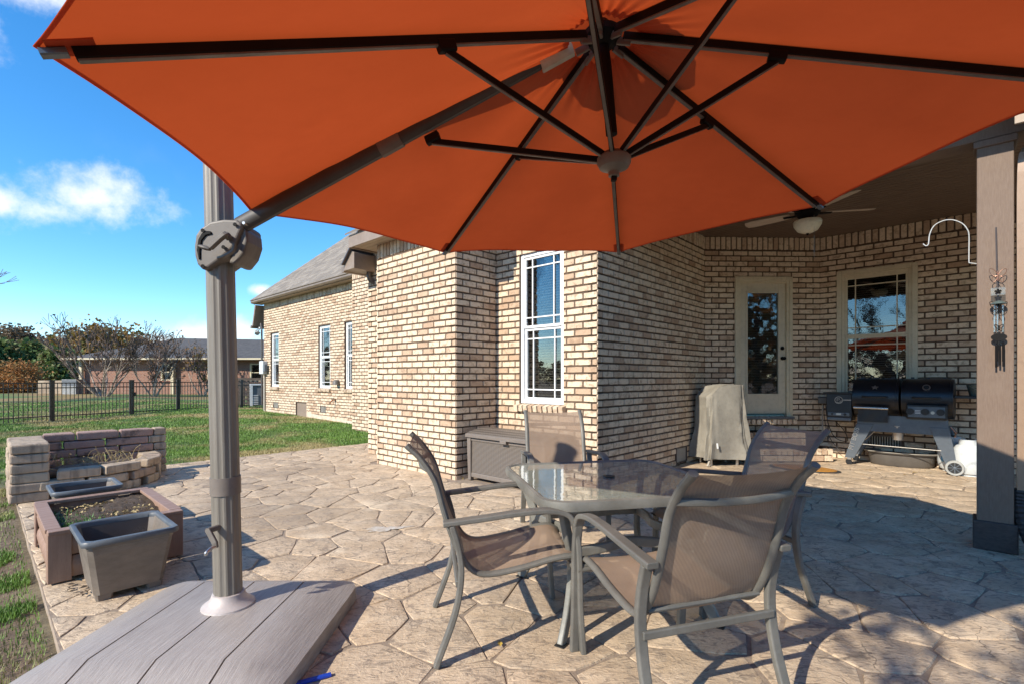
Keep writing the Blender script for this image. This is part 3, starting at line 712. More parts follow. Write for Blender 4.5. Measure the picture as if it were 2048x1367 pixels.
# roof: shingle courses as real overlapping strips on the hip over the wing
rf = MB(); tz = math.tan(R(44)); q0r = 6.60; ncs = 46; cw = .145
for i in range(ncs):
    d0, d1 = i*cw, (i+1)*cw+.01
    pa0, pa1 = 18.90-d0, 18.90-d1; u0 = 7.2; pos_ = u0
    while pos_ < pa0:
        wd = random.choice((.16, .24, .32)); pe = min(pos_+wd, pa0)
        pe1 = min(pe, pa1+.02); ps1 = min(pos_, pa1)
        if pe1 > ps1+.005:
            zz = ZF+.15+d0*tz; zz1 = ZF+.15+d1*tz; lift = .012
            rf.add([(q0r+d0, pos_, zz+lift), (q0r+d0, pe, zz+lift), (q0r+d1, pe1, zz1), (q0r+d1, ps1, zz1)], [(0, 3, 2, 1)], random.random())
            rf.add([(q0r+d0, pos_, zz+lift), (q0r+d0, pe, zz+lift), (q0r+d0, pe, zz-.004), (q0r+d0, pos_, zz-.004)], [(0, 1, 2, 3)], random.random())
        pos_ += wd+.004
rf.build('roof', 'shingle', house, kind='stuff')
# hidden side of the hip and the roofs over the porch and the bay (edges only just seen)
MB().add([(6.6, 18.9, ZF+.14), (12.5, 18.9, ZF+.14), (9.5, 15.9, ZF+3.0), (6.6+3, 15.9, ZF+3.0)], [(0, 1, 2, 3)]).build('roof', 'dark_shingle', house)
MB().hexa([Vector((3.68, 4.33, ZA+.165)), Vector((9.2, 4.33, ZA+3.8)), Vector((9.2, 6.80, ZA+3.8)), Vector((3.68, 6.80, ZA+.165))], [Vector((3.68, 4.33, ZA+.19)), Vector((9.2, 4.33, ZA+3.83)), Vector((9.2, 6.80, ZA+3.83)), Vector((3.68, 6.80, ZA+.19))]).build('roof', 'shingle', house)
MB().hexa([Vector((4.42, -2.6, ZP+.16)), Vector((10.5, -2.6, ZP+4.0)), Vector((10.5, 4.32, ZP+4.0)), Vector((4.42, 4.32, ZP+.16))], [Vector((4.42, -2.6, ZP+.19)), Vector((10.5, -2.6, ZP+4.03)), Vector((10.5, 4.32, ZP+4.03)), Vector((4.42, 4.32, ZP+.19))]).build('roof', 'shingle', house)
# ---- porch: ceiling boards, beam, post, downspout
PQ = 5.09
beam = slab('porch_beam', 'post_wood', PQ-.10, PQ+.10, -2.6, 3.05, 2.985, 3.30, bev=.006)
slab('frieze', 'soffit', 4.75, PQ-.105, -2.6, 3.05, 3.30, 3.47)
for i in range(9): slab('siding_board', 'soffit', 4.72+.0, 4.745, -2.6, -.22, 2.95+i*.062, 2.95+i*.062+.056)
slab('shade_fascia', 'fascia', 4.46, 4.485, -2.6, 2.98, ZP-.25, ZP+.15)  # unseen board, hung lower only to throw shade on the door foot
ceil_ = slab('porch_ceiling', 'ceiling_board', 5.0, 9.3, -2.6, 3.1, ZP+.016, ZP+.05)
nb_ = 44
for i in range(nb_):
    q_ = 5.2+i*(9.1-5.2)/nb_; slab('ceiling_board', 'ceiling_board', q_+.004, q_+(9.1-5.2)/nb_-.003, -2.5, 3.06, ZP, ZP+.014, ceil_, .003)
post_p = (G(1952, 1094).dot(E2)+G(2030, 1094).dot(E2))/2
t1 = PQ-.097
post_c = -.0269*t1
post = B('porch_post', 'post_wood', house, (PQ, post_c, 1.49), (.194, .194, 2.99), bev=.006)
B('plinth', 'plinth_wood', post, (PQ, post_c, .105), (.238, .238, .21), bev=.008)
B('capital', 'post_wood', post, (PQ, post_c, 2.955), (.23, .23, .05), bev=.006)
dsp = MB(); pth = smoothpath([(PQ-.05, post_c-.142, .40), (PQ-.05, post_c-.142, 1.5), (PQ-.05, post_c-.142, 2.70), (PQ-.06, post_c-.175, 2.84), (PQ-.30, post_c-.22, 3.05)], 6)
dsp.sweep(pth, [(-.045, -.03), (-.03, -.036), (-.015, -.03), (0, -.036), (.015, -.03), (.03, -.036), (.045, -.03), (.045, .03), (-.045, .03)], up=(0.0, 1, 0)); ds = dsp.build('downspout', 'downspout_brown', post)
fx = MB(); pth = smoothpath([(PQ-.05, post_c-.142, .46), (PQ-.05, post_c-.142, .34), (PQ-.10, post_c-.17, .18), (PQ-.32, post_c-.24, .065), (PQ-.75, post_c-.42, .055)], 9)
fx.tube(pth, .055, 12, up=(0, 1, 0), scale=[1+.07*(i % 2) for i in range(len(pth))]); fx.build('drain_hose', 'black_plastic', ds)
# ================================================================ UMBRELLA
UB = Vector((-1.39, 2.42, 0))
umb = empty('cantilever_umbrella', UB, 0, 'burnt orange octagonal cantilever umbrella on a fluted bronze mast', 'umbrella')
def sh(mb, o=UB):
    mb.v = [(x-o[0], y-o[1], z-o[2]) for x, y, z in mb.v]; return mb
ca, cb_ = .06, .01
def corner(px, py, sc):
    d, e = (px-1024)/FPX, (HORIZON-py)/FPX; Y = sc/(e-ca*d-cb_); return Vector((d*Y, Y, CAM_H+e*Y))
sc0 = 2.40*((HORIZON-425)/FPX-ca*(503-1024)/FPX-cb_)
CO = {k: corner(*v, sc0) for k, v in {0: (503, 425), 1: (887, 505), 2: (1238, 505), 3: (1645, 412), 7: (65, 92)}.items()}
HUB = Vector((.367, 2.0, 2.665))
mid = (CO[3]+CO[7]+ (CO[1]+CO[2])/2*0)/2
CEN = Vector((.36, 2.01, 0)); CEN.z = CAM_H+sc0+ca*CEN.x+cb_*CEN.y
for k in (4, 5, 6): CO[k] = CEN*2-CO[k-4]
can = MB().lathe([(.02, .10), (.10, .085), (.21, .035), (.27, .005)], HUB, 16).build
mbk = sh(MB().lathe([(.27, .015), (.21, .05), (.10, .095), (.012, .115)], HUB, 16, cap=False)); canopy = mbk.build('canopy', 'canopy', umb, smooth=True)
for k in range(8):
    a, b = CO[k], CO[(k+1) % 8]; mb = MB(); ns, ntt = 26, 26; r_ = random.Random(k)
    ph = r_.uniform(0, 6)
    for i in range(ns+1):
        s_ = .085+.915*i/ns
        for j in range(ntt+1):
            t_ = j/ntt; e = 4*t_*(1-t_)
            P = HUB+((a-HUB)*(1-t_)+(b-HUB)*t_)*s_*(1-.030*e*s_)
            P.z -= .030*e*s_*(1.1-s_)*2
            P.z += .0035*e*math.sin(9*s_+ph+3*t_)+.006*math.exp(-((s_-.12)/.09)**2)*math.sin(30*t_+ph)*e
            P.z += .007*s_*(math.exp(-(t_/.07)**2*1.0)*(t_ > 0)+math.exp(-((1-t_)/.07)**2)*(t_ < 1))*math.sin(46*s_+ph*2)*min(1, 12*t_*(1-t_))+.008*e*math.sin(5.5*s_*(1+.3*t_)+ph*1.7)*math.sin(7*t_+ph)
            if k == 7: P.z -= .012*math.exp(-((s_-.72)**2+(t_-.52)**2)/.0006)
            mb.v.append(tuple(P))
    mb.f = [(i*(ntt+1)+j, i*(ntt+1)+j+1, (i+1)*(ntt+1)+j+1, (i+1)*(ntt+1)+j) for i in range(ns) for j in range(ntt)]; mb.t = [0.0]*len(mb.v)
    pn = sh(mb).build('canopy_panel', 'canopy', canopy, smooth=True, sharp=180)
    # turned hem along the outer edge
    hem = MB(); edge = [Vector(v)+UB-Vector((0, 0, .0015)) for v in mb.v[-(ntt+1):]]
    inn = [Vector(v)+UB-Vector((0, 0, .0025)) for v in mb.v[-2*(ntt+1):-(ntt+1)]]
    hem.v = [tuple(x) for x in edge]+[tuple(x+(y-x)*.22) for x, y in zip(edge, inn)]
    n = ntt+1; hem.f = [(j, j+1, n+j+1, n+j) for j in range(ntt)]; hem.t = [0.0]*len(hem.v)
    sh(hem).build('hem', 'canopy', canopy)
RUN = Vector((.413, 2.0, 2.125))
for k in range(8):
    d = CO[k]-HUB; dn = d.normalized(); drop = Vector((0, 0, -.024))
    if k:
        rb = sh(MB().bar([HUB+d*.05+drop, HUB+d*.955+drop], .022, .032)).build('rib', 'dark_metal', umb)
        sh(MB().bar([HUB+d*.05+drop-Vector((0, 0, .0185)), HUB+d*.95+drop-Vector((0, 0, .0185))], .017, .006)).build('rib_lit_edge', 'bronze_metal', rb)  # lighter strip stands in for the rib underside lit from the ground
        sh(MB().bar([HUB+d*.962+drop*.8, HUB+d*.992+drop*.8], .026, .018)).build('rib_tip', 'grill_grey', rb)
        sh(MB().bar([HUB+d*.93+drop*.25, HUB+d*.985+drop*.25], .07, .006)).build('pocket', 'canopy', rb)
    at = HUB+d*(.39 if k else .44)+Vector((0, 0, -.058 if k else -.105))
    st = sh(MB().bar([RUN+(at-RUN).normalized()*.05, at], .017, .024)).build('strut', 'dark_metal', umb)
    sh(MB().bar([RUN+(at-RUN).normalized()*.06-Vector((0, 0, .0135)), at-Vector((0, 0, .0135))], .012, .005)).build('strut_lit_edge', 'bronze_metal', st)  # same painted-in light along the strut underside
    sh(MB().bar([at-dn*.035+Vector((0, 0, .012)), at+dn*.03+Vector((0, 0, .012))], .034, .042)).build('strut_joint', 'dark_metal', st, bev=.008)
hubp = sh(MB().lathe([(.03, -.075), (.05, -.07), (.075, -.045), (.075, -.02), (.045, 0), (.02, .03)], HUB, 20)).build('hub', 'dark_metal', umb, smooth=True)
for k in range(8):
    d = (CO[k]-HUB).normalized(); sh(MB().bar([HUB+d*.06-Vector((0, 0, .045)), HUB+d*.115-Vector((0, 0, .045))], .012, .03)).build('hub_lug', 'bronze_plastic', hubp)
sh(MB().tube([HUB-Vector((0, 0, .05)), HUB.lerp(RUN, .30), HUB.lerp(RUN, .80)], .023, 16)).build('centre_tube', 'dark_metal', umb, smooth=True)
rn = sh(MB().lathe([(.018, -.062), (.022, -.060), (.022, -.042), (.030, -.036), (.058, -.026), (.068, -.008), (.068, .012), (.05, .03), (.02, .035)], RUN, 24)).build('runner', 'bronze_plastic', umb, smooth=True)
sh(MB().box(RUN-Vector((0, 0, .07)), (.022, .022, .02))).build('runner_bolt', 'dark_metal', rn, bev=.003)
# arm from the housing up to the hub
A0 = AT(478, 453, 2.37); A1 = AT(1128, 92, 2.075)
fl = [(.030*math.cos(2*math.pi*k/20)*(1-.06*(k % 2)), .042*math.sin(2*math.pi*k/20)*(1-.06*(k % 2))) for k in range(20)]
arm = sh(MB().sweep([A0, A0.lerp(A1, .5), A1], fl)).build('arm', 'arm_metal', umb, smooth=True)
fl2 = [(a*1.13, b*1.13) for a, b in fl]
sh(MB().sweep([A0.lerp(A1, .465), A0.lerp(A1, .53)], fl2)).build('arm_collar', 'bronze_plastic', arm, smooth=True)
sh(MB().sweep([A0.lerp(A1, .93), A0.lerp(A1, 1.015)], [(a*1.3, b*1.25-.006) for a, b in fl])).build('cloth_sleeve', 'sleeve', arm, smooth=True)
# mast
MT = Vector((-1.445, 2.42, 2.42)); MB0 = Vector((-1.39, 2.42, .12))
def flute(r): 
    return [(r*math.cos(2*math.pi*k/48)*(1-.045*((k//2) % 2)), r*math.sin(2*math.pi*k/48)*(1-.045*((k//2) % 2))) for k in range(48)]
mast = sh(MB().sweep([MB0, MB0.lerp(MT, .5), MT], flute(.063), up=(0, 1, 0))).build('mast', 'mast_metal', umb)
mast2 = sh(MB().sweep([MB0.lerp(MT, .245), MB0.lerp(MT, .282)], [(.0675*math.cos(2*math.pi*k/32), .0675*math.sin(2*math.pi*k/32)) for k in range(32)], up=(0, 1, 0))).build('collar', 'box_trim', mast, smooth=True)
sh(MB().tube([MT-Vector((0, 0, .005)), MT+Vector((-.001, 0, .02))], .07, 24, up=(0, 1, 0))).build('mast_cap', 'bronze_plastic', mast, smooth=True)
# pivot housing with lever
def plate(px, y0, y1, mat, name, par, bev=.012, seg=3):
    b = [AT(x, y, 2.36) for x, y in px]; f_ = [Vector((p.x, y0, p.z)) for p in b]; k = [Vector((p.x, y1, p.z)) for p in b]
    return sh(MB().hexa(f_, k)).build(name, mat, par, bev=bev, seg=seg)
hs = plate([(397, 496), (400, 474), (408, 462), (428, 448), (455, 443), (481, 444), (491, 451), (491, 462), (474, 500), (452, 520), (424, 540), (413, 543), (403, 532), (398, 515)], 2.325, 2.515, 'bronze_plastic', 'housing', umb)
plate([(485, 452), (496, 462), (498, 485), (490, 510), (474, 530), (460, 528), (468, 505), (482, 478)], 2.345, 2.495, 'bronze_metal', 'housing_cheek', hs, .01)
sh(MB().bar(smoothpath([AT(470, 488, 2.31), AT(466, 502, 2.31), AT(450, 512, 2.31), AT(437, 517, 2.315)], 5), .012, .022, up=(0, 1, 0))).build('lever_recess', 'bronze_metal', hs)
lv = sh(MB().bar(smoothpath([AT(458, 476, 2.32), AT(452, 470, 2.28), AT(444, 474, 2.27), AT(420, 496, 2.27)], 5), .022, .028, up=(0, 1, 0))).build('lever', 'bronze_plastic', hs, bev=.004)
sh(MB().tube([AT(398, 492, 2.262), AT(404, 494, 2.262), AT(414, 497, 2.262), AT(420, 499, 2.262)], .011, 10, r2=.016, up=(0, 1, 0), scale=[.5, .9, 1, .7])).build('lever_grip', 'bronze_metal', lv, smooth=True)
sl = plate([(404, 505), (407, 484), (414, 471), (425, 467), (432, 468), (434, 473), (422, 476), (414, 486), (411, 505), (411, 522), (408, 524)], 2.318, 2.36, 'dark_metal', 'slot', hs, .003, 1)
for (x, y) in ((473, 451), (450, 496), (409, 463), (409, 534)):
    o = MB().lathe([(.006, 0), (.009, .003), (.009, .006)], (0, 0, 0), 12).build('screw', 'dark_metal', hs); o.rotation_euler = (R(90), 0, 0); c = AT(x, y, 2.33); o.location = (c.x-UB.x, -.099, c.z)
sh(MB().tube([AT(487, 446, 2.31)+Vector((0, .03, 0)), AT(487, 446, 2.31)+Vector((0, -.0, 0))], .007, 10, up=(1, 0, 0))).build('bolt', 'steel', hs)
# crank on the mast
cx = AT(432, 1053, 2.36)
cr = sh(MB().tube([cx+Vector((.02, .03, 0)), cx+Vector((-.005, -.06, .0))], .014, 12, up=(0, 0, 1))).build('crank', 'bronze_plastic', umb, smooth=True)
sh(MB().bar([cx+Vector((-.005, -.055, .005)), AT(430, 1085, 2.29), AT(431, 1094, 2.29)], .026, .016, up=(0, 1, 0))).build('crank_arm', 'bronze_plastic', cr, bev=.004)
sh(MB().tube(smoothpath([AT(430, 1092, 2.27), AT(421, 1096, 2.25), AT(413, 1104, 2.23), AT(411, 1109, 2.23)], 4), .0075, 8, up=(0, 1, 0))).build('crank_grip', 'steel', cr, smooth=True)
# base: four wood-grained panels round the mast
bx = [-1.935, -1.675, -1.405, -1.135, -.87]; by0, by1 = 1.78, 2.86
def bz(x, y):
    d = min(x-bx[0], bx[4]-x, y-by0, by1-y); return .078+.062*min(1, max(0, d)/.17)
bfirst = None
for k in range(4):
    x0, x1 = bx[k]+.004, bx[k+1]-.004; xs = [x0]; 
    if k == 0: xs += [x0+.03, x0+.09, x0+.17]
    if k == 3: xs += [x1-.17, x1-.09, x1-.03]
    xs += [x1]; ys = [by0, by0+.03, by0+.09, by0+.17, (by0+by1)/2, by1-.17, by1-.09, by1-.03, by1]; mb = MB(); nx_ = len(xs)
    def rc(x, y):   # rounded outer corners
        for sx, ex in ((-1, bx[0]), (1, bx[4])):
            for sy, ey in ((-1, by0), (1, by1)):
                dx, dy = sx*(x-(ex-sx*.12)), sy*(y-(ey-sy*.12))
                if dx > 0 and dy > 0:
                    l = math.hypot(dx, dy); m_ = max(dx, dy); x = ex-sx*.12+sx*dx/l*m_; y = ey-sy*.12+sy*dy/l*m_
        return x, y
    top = [(*rc(x, y), bz(x, y)) for y in ys for x in xs]; bot = [(x, y, .002) for x, y, z in top]
    nv = len(top); mb.add(top+bot, [(j*nx_+i, j*nx_+i+1, (j+1)*nx_+i+1, (j+1)*nx_+i) for j in range(len(ys)-1) for i in range(nx_-1)])
    loop = [i for i in range(nx_)]+[(j+1)*nx_-1 for j in range(1, len(ys))]+[(len(ys)-1)*nx_+i for i in range(nx_-2, -1, -1)]+[j*nx_ for j in range(len(ys)-2, 0, -1)]
    b_ = len(mb.f); mb.f += [(loop[(i+1) % len(loop)], loop[i], nv+loop[i], nv+loop[(i+1) % len(loop)]) for i in range(len(loop))]
    if bfirst is None:
        bfirst = sh(mb).build('base', 'base_plastic', umb, smooth=True, sharp=45)
    else: sh(mb).build('base_panel', 'base_plastic', bfirst, smooth=True, sharp=45)
fl_ = MB().lathe([(.118, .128), (.116, .136), (.095, .150), (.078, .168), (.071, .190), (.066, .192)], (UB.x, UB.y, .012), 28); sh(fl_).build('flange', 'flange', umb, smooth=True)

# ================================================================ DINING SET
TC = Vector((.549, 2.795, 0)); TR = R(12)
tab = empty('dining_table', TC, TR, 'square glass topped patio table with rounded corners', 'table')
TH, hw_, cr_ = .695, .505, .13
def rsq(h, r, n=6):
    o = []
    for (sx, sy, a0) in ((1, -1, -90), (1, 1, 0), (-1, 1, 90), (-1, -1, 180)):
        for k in range(n+1):
            a_ = R(a0+90*k/n); o.append((sx*(h-r)+r*math.cos(a_), sy*(h-r)+r*math.sin(a_)))
    return o
ro, ri = rsq(hw_+.012, cr_+.012, 8), rsq(hw_-.016, cr_-.01, 8)
mb = MB(); n = len(ro)
prof = [(ro, TH-.045), (rsq(hw_+.016, cr_+.014, 8), TH-.025), (ro, TH-.003), (rsq(hw_-.004, cr_, 8), TH+.002), (ri, TH-.004), (ri, TH-.045)]
vs = [(x, y, z) for pl, z in prof for x, y in pl]; m_ = len(prof)
mb.add(vs, [(i*n+j, i*n+(j+1) % n, ((i+1) % m_)*n+(j+1) % n, ((i+1) % m_)*n+j) for i in range(m_) for j in range(n)]); mb.build('rim', 'table_frame', tab, smooth=True)
gl_ = rsq(hw_-.012, cr_-.008, 8)
mb = MB(); hole = [(.026*math.cos(-2*math.pi*(k+.5)/n+.0), .026*math.sin(-2*math.pi*(k+.5)/n)) for k in range(n)]
hole = [(.026*x/math.hypot(x, y), .026*y/math.hypot(x, y)) for x, y in gl_]
zt, zb = TH-.0055, TH-.0115
mb.add([(x, y, zt) for x, y in gl_]+[(x, y, zt) for x, y in hole], [(j, (j+1) % n, n+(j+1) % n, n+j) for j in range(n)])
mb.build('glass_top', 'table_glass', tab)
MB().lathe([(.030, TH-.02), (.030, TH-.003), (.034, TH-.001), (.034, TH+.003), (.018, TH+.004), (.014, TH-.006), (.014, TH-.02)], n=24).build('umbrella_ring', 'black_plastic', tab, smooth=True)
LEGX = .40
for sx in (-1, 1):
    for sy in (-1, 1):
        d = Vector((sx, sy, 0)).normalized(); pt = lambda r, z: d*r+Vector((0, 0, z))
        lg = MB().bar(smoothpath([pt(.575, TH-.05), pt(.545, .56), pt(.49, .42), pt(.475, .30), pt(.515, .14), pt(.585, .004)], 5), .055, .030, up=d.cross(Vector((0, 0, 1)))).build('leg', 'table_frame', tab, bev=.003)
        B('foot_cap', 'black_plastic', lg, pt(.585, .004), (.05, .05, .008), rotz(math.atan2(sy, sx)))
for k in range(4):
    a0 = R(45+90*k); a1 = R(45+90*(k+1)); P0 = Vector((math.cos(a0), math.sin(a0), 0))*.475; P1 = Vector((math.cos(a1), math.sin(a1), 0))*.475; mid_ = (P0+P1)*.5
    MB().bar(smoothpath([P0+Vector((0, 0, .40)), P0.lerp(P1, .25)*.93+Vector((0, 0, .41)), mid_*.80+Vector((0, 0, .415)), P0.lerp(P1, .75)*.93+Vector((0, 0, .41)), P1+Vector((0, 0, .40))], 4), .03, .05).build('stretcher', 'table_frame', tab, bev=.003)
# chairs
RAIL = smoothpath([(0, -.445, .945), (0, -.395, .895), (0, -.335, .80), (0, -.300, .68), (0, -.262, .56), (0, -.215, .455), (0, -.165, .392), (0, -.09, .372), (0, .06, .392), (0, .19, .422), (0, .28, .432), (0, .325, .418), (0, .345, .395)], 4)
def make_chair():
    ch = empty('sling_chair')
    for s in (-1, 1):
        x = s*.245; ra = MB().tube([p+Vector((x, 0, 0)) for p in RAIL], .0135, 10, r2=.018, up=(1, 0, 0)).build('side_rail', 'chair_frame', ch, smooth=True)
        MB().tube([RAIL[0]+Vector((x, -.012, .012)), RAIL[0]+Vector((x, .002, -.002))], .0142, 10, r2=.0188, up=(1, 0, 0)).build('end_cap', 'chair_frame', ra, smooth=True)
        MB().tube([RAIL[-1]+Vector((x, .003, -.006)), RAIL[-1]+Vector((x, -.002, .004))], .016, 10, r2=.021, up=(1, 0, 0)).build('end_cap', 'black_plastic', ra, smooth=True)
        xa = s*.285
        MB().bar(smoothpath([(xa, -.300, .618), (xa, -.15, .632), (xa, .05, .652), (xa, .17, .655), (xa, .255, .635), (xa, .293, .585)], 5), .046, .022, up=(1, 0, 0)).build('armrest', 'chair_frame', ch, bev=.004) if False else \
        MB().bar(smoothpath([(xa, -.300, .618), (xa, -.15, .632), (xa, .05, .652), (xa, .17, .655), (xa, .255, .635), (xa, .293, .585)], 5), .048, .024).build('armrest', 'chair_frame', ch, bev=.004)
        MB().bar(smoothpath([(xa, .288, .60), (xa, .305, .50), (xa, .312, .38), (xa, .316, .2), (xa, .330, .003)], 5), .026, .042, up=(1, 0, 0)).build('leg', 'chair_frame', ch, bev=.004)
        MB().bar(smoothpath([(xa, -.262, .610), (xa, -.232, .50), (xa, -.222, .38), (xa, -.250, .22), (xa, -.330, .003)], 5), .026, .042, up=(1, 0, 0)).build('leg', 'chair_frame', ch, bev=.004)
        MB().tube([(s*.285, .302, .40), (s*.20, .30, .40)], .011, 8).build('bracket', 'chair_frame', ch)
    MB().tube([(-.285, .296, .385), (.285, .296, .385)], .013, 10).build('cross_bar', 'chair_frame', ch, smooth=True)
    MB().bar([(-.285, -.236, .352), (.285, -.236, .352)], .020, .030).build('cross_bar', 'chair_frame', ch, bev=.004)
    MB().tube([(-.245, -.205, .42), (.245, -.205, .42)], .010, 8).build('cross_bar', 'chair_frame', ch, smooth=True)
    MB().tube(smoothpath([(-.245, -.362, .845), (-.12, -.392, .842), (0, -.402, .841), (.12, -.392, .842), (.245, -.362, .845)], 4), .010, 8, r2=.014).build('back_brace', 'chair_frame', ch, smooth=True)
    mb = MB(); nx_ = 12
    for i, p in enumerate(RAIL):
        t0 = (RAIL[min(i+1, len(RAIL)-1)]-RAIL[max(i-1, 0)]).normalized(); nn = Vector((1, 0, 0)).cross(t0)
        nn = nn if nn.z > 0 or (abs(nn.z) < .9 and nn.y > 0) else -nn
        for j in range(nx_+1):
            u_ = j/nx_*2-1; sag = .014*(1-u_*u_)
            mb.v.append(tuple(p+Vector((u_*.236, 0, 0))-nn*(sag-.006)))
    mb.f = [(i*(nx_+1)+j, i*(nx_+1)+j+1, (i+1)*(nx_+1)+j+1, (i+1)*(nx_+1)+j) for i in range(len(RAIL)-1) for j in range(nx_)]; mb.t = [0.0]*len(mb.v)
    mb.build('sling', 'sling', ch, smooth=True, sharp=180)
    return ch
proto = make_chair()
def place_chair(o, fx_, fy, rx, ry, label):
    """rear-feet midpoint (rx,ry), facing (fx,fy)"""
    f_ = Vector((fx_, fy, 0)).normalized(); c = Vector((rx, ry, 0))+f_*.33
    o.location = c; o.rotation_euler = (0, 0, math.atan2(f_.y, f_.x)-math.pi/2)
    return tag(o, label, 'chair', 'sling chairs round the patio table')
place_chair(proto, .986, .164, -.375, 2.415, 'sling chair between the umbrella base and the glass table, seen from its side')
place_chair(copy_tree(proto), -.30, .954, .755, 1.715, 'sling chair showing the whole rear of its back, striped by the shadow of a brace')
place_chair(copy_tree(proto), .09, -.995, .375, 4.30, 'sling chair in front of the rattan storage box and tall white window')
place_chair(copy_tree(proto), -.985, -.17, 1.60, 2.98, 'sling chair with its back to the barbecue and porch post')

# ================================================================ PLANTERS, FIRE PIT (plot axes: x = q, y = p)
def plot_empty(name, q, p, label, cat, group=None, z=0.0, rz=0):
    return empty(name, HP(p, q, z), HROT+rz, label, cat, group)
bp0, bq0 = G(95, 1172).dot(E2), G(95, 1172).dot(E1)
bq1 = G(369, 1113).dot(E1); bp1 = G(290, 973, .325).dot(E2)
BW_, BD_ = bq1-bq0, bp1-bp0; bh = .325
bed = plot_empty('raised_bed', bq0, bp0, 'brown boarded raised garden bed filled with soil', 'planter', z=0)
for (x, y) in ((0, 0), (BW_, 0), (0, BD_), (BW_, BD_)):
    sx = 1 if x == 0 else -1; sy = 1 if y == 0 else -1
    MB().box((x+sx*.055, y+sy*.0065, bh/2), (.11, .013, bh-.02)).box((x+sx*.0065, y+sy*.062, bh/2), (.013, .098, bh-.02)).build('corner_post', 'composite', bed, bev=.003)
for side in range(4):
    L_ = BW_ if side in (0, 2) else BD_
    c = [(BW_/2, 0), (BW_, BD_/2), (BW_/2, BD_), (0, BD_/2)][side]; rot = [0, R(90), R(180), R(-90)][side]
    for j in range(2):
        h0 = .02+j*(bh-.05)/2; hh = (bh-.05)/2; yy = .018
        mb = MB().rings([[Vector((xx, yy+dy, h0+dz)) for dy, dz in ((.014, 0), (0, .006), (-.006, hh*.3), (-.012, hh*.55), (-.006, hh*.8), (.006, hh-.004), (.02, hh-.004), (.02, 0))] for xx in (-L_/2+.018, L_/2-.018)])
        o = mb.build('board', 'composite', bed, smooth=True, sharp=50); o.location = (*c, 0); o.rotation_euler = (0, 0, rot)
    o = MB().box((0, .03, bh-.012), (L_-.002 if side in (0, 2) else L_-.15, .075, .024)).build('cap_rail', 'composite', bed, bev=.004); o.location = (*c, 0); o.rotation_euler = (0, 0, rot)
mb = MB(); ng = 26
for j in range(ng+1):
    for i in range(ng+1):
        x, y = .02+(BW_-.04)*i/ng, .02+(BD_-.04)*j/ng
        mb.v.append((x, y, .258+.028*math.sin(x*6+1)*math.sin(y*4.5)+random.uniform(-.012, .012)+.03*math.exp(-((x-BW_*.6)**2+(y-BD_*.6)**2)/.06)))
mb.f = [(j*(ng+1)+i, j*(ng+1)+i+1, (j+1)*(ng+1)+i+1, (j+1)*(ng+1)+i) for j in range(ng) for i in range(ng)]; mb.t = [0.0]*len(mb.v)
mb.build('soil', 'soil', bed, smooth=True)
def tufts(n, region, zf, hgt, wid, name, mat, parent=None, lean=.5):
    vs, fs, ts = [], [], []
    for _ in range(n):
        x, y = region(); z = zf(x, y); a_ = random.uniform(0, 6.28); h_ = hgt*random.uniform(.5, 1.2); l_ = random.uniform(-lean, lean)*h_
        dx, dy = math.cos(a_)*wid/2, math.sin(a_)*wid/2; k = len(vs)
        vs += [(x-dx, y-dy, z), (x+dx, y+dy, z), (x-dy/wid*l_*2, y+dx/wid*l_*2, z+h_)]; fs.append((k, k+1, k+2)); ts += [random.random()]*3
    m_ = MB(); m_.v, m_.f, m_.t = vs, fs, ts
    return m_.build(name, mat, parent, kind='stuff')
tufts(1500, lambda: (abs(random.gauss(0, .10))+.06, .08+abs(random.gauss(0, .22))), lambda x, y: .255, .045, .014, 'seedlings', 'sprout', bed, .8)
tufts(260, lambda: (random.uniform(.1, BW_-.08), random.uniform(.4, BD_-.1)), lambda x, y: .272, .012, .03, 'straw', 'straw', bed, 1)
def pot(q0, q1, p0, p1, h_, label):
    cq, cp = (q0+q1)/2, (p0+p1)/2; w_, d_ = (q1-q0)/2, (p1-p0)/2
    o = plot_empty('planter_box', cq, cp, label, 'planter')
    def rect(k, z, r=.025):
        a, b = w_*k[0], d_*k[1]; return [Vector((x, y, z)) for x, y in ((-a+r, -b), (a-r, -b), (a, -b+r), (a, b-r), (a-r, b), (-a+r, b), (-a, b-r), (-a, -b+r))]
    MB().rings([rect((.72, .70), .035), rect((.86, .86), h_-.09), rect((.865, .865), h_-.087), rect((.88, .88), h_-.055), rect((.895, .895), h_-.053), rect((.90, .90), h_-.022), rect((.87, .87), h_-.022), rect((.68, .66), .05)], cap=True).build('body', 'pot_plastic', o, smooth=True, sharp=25)
    MB().rings([rect((.90, .90), h_-.03, .03), rect((.99, .99), h_-.03, .03), rect((1, 1), h_-.022, .03), rect((1, 1), h_-.008, .03), rect((.985, .98), h_, .03), rect((.90, .885), h_, .03), rect((.88, .865), h_-.008, .03), rect((.88, .865), h_-.03, .03)], cap=False).build('rim', 'pot_rim', o, smooth=True, sharp=50)
    for sx in (-1, 1):
        for sy in (-1, 1): MB().rings([rect((.16, .18), 0, .01), rect((.18, .20), .036, .01)]).build('foot', 'pot_plastic', o).location = (sx*w_*.52, sy*d_*.5, 0)
    ln = MB().rings([rect((.675, .655), .055, .02), rect((.87, .86), h_-.03, .02)], cap=False); ln.f.append(tuple(range(8))); ln.build('liner', 'downspout', o, smooth=True, sharp=30)
    return o
a = [G(x, y, .36) for x, y in ((163, 1092), (357, 1048), (318, 1020), (143, 1052))]
qs, ps = [v.dot(E1) for v in a], [v.dot(E2) for v in a]
pot((qs[0]+qs[3])/2, (qs[1]+qs[2])/2, (ps[0]+ps[1])/2, bp0-.012, .36, 'tapered grey plastic planter box standing on the patio, whole front showing')
a = [G(x, y, .36) for x, y in ((107, 997), (252, 967), (226, 953), (95, 972))]
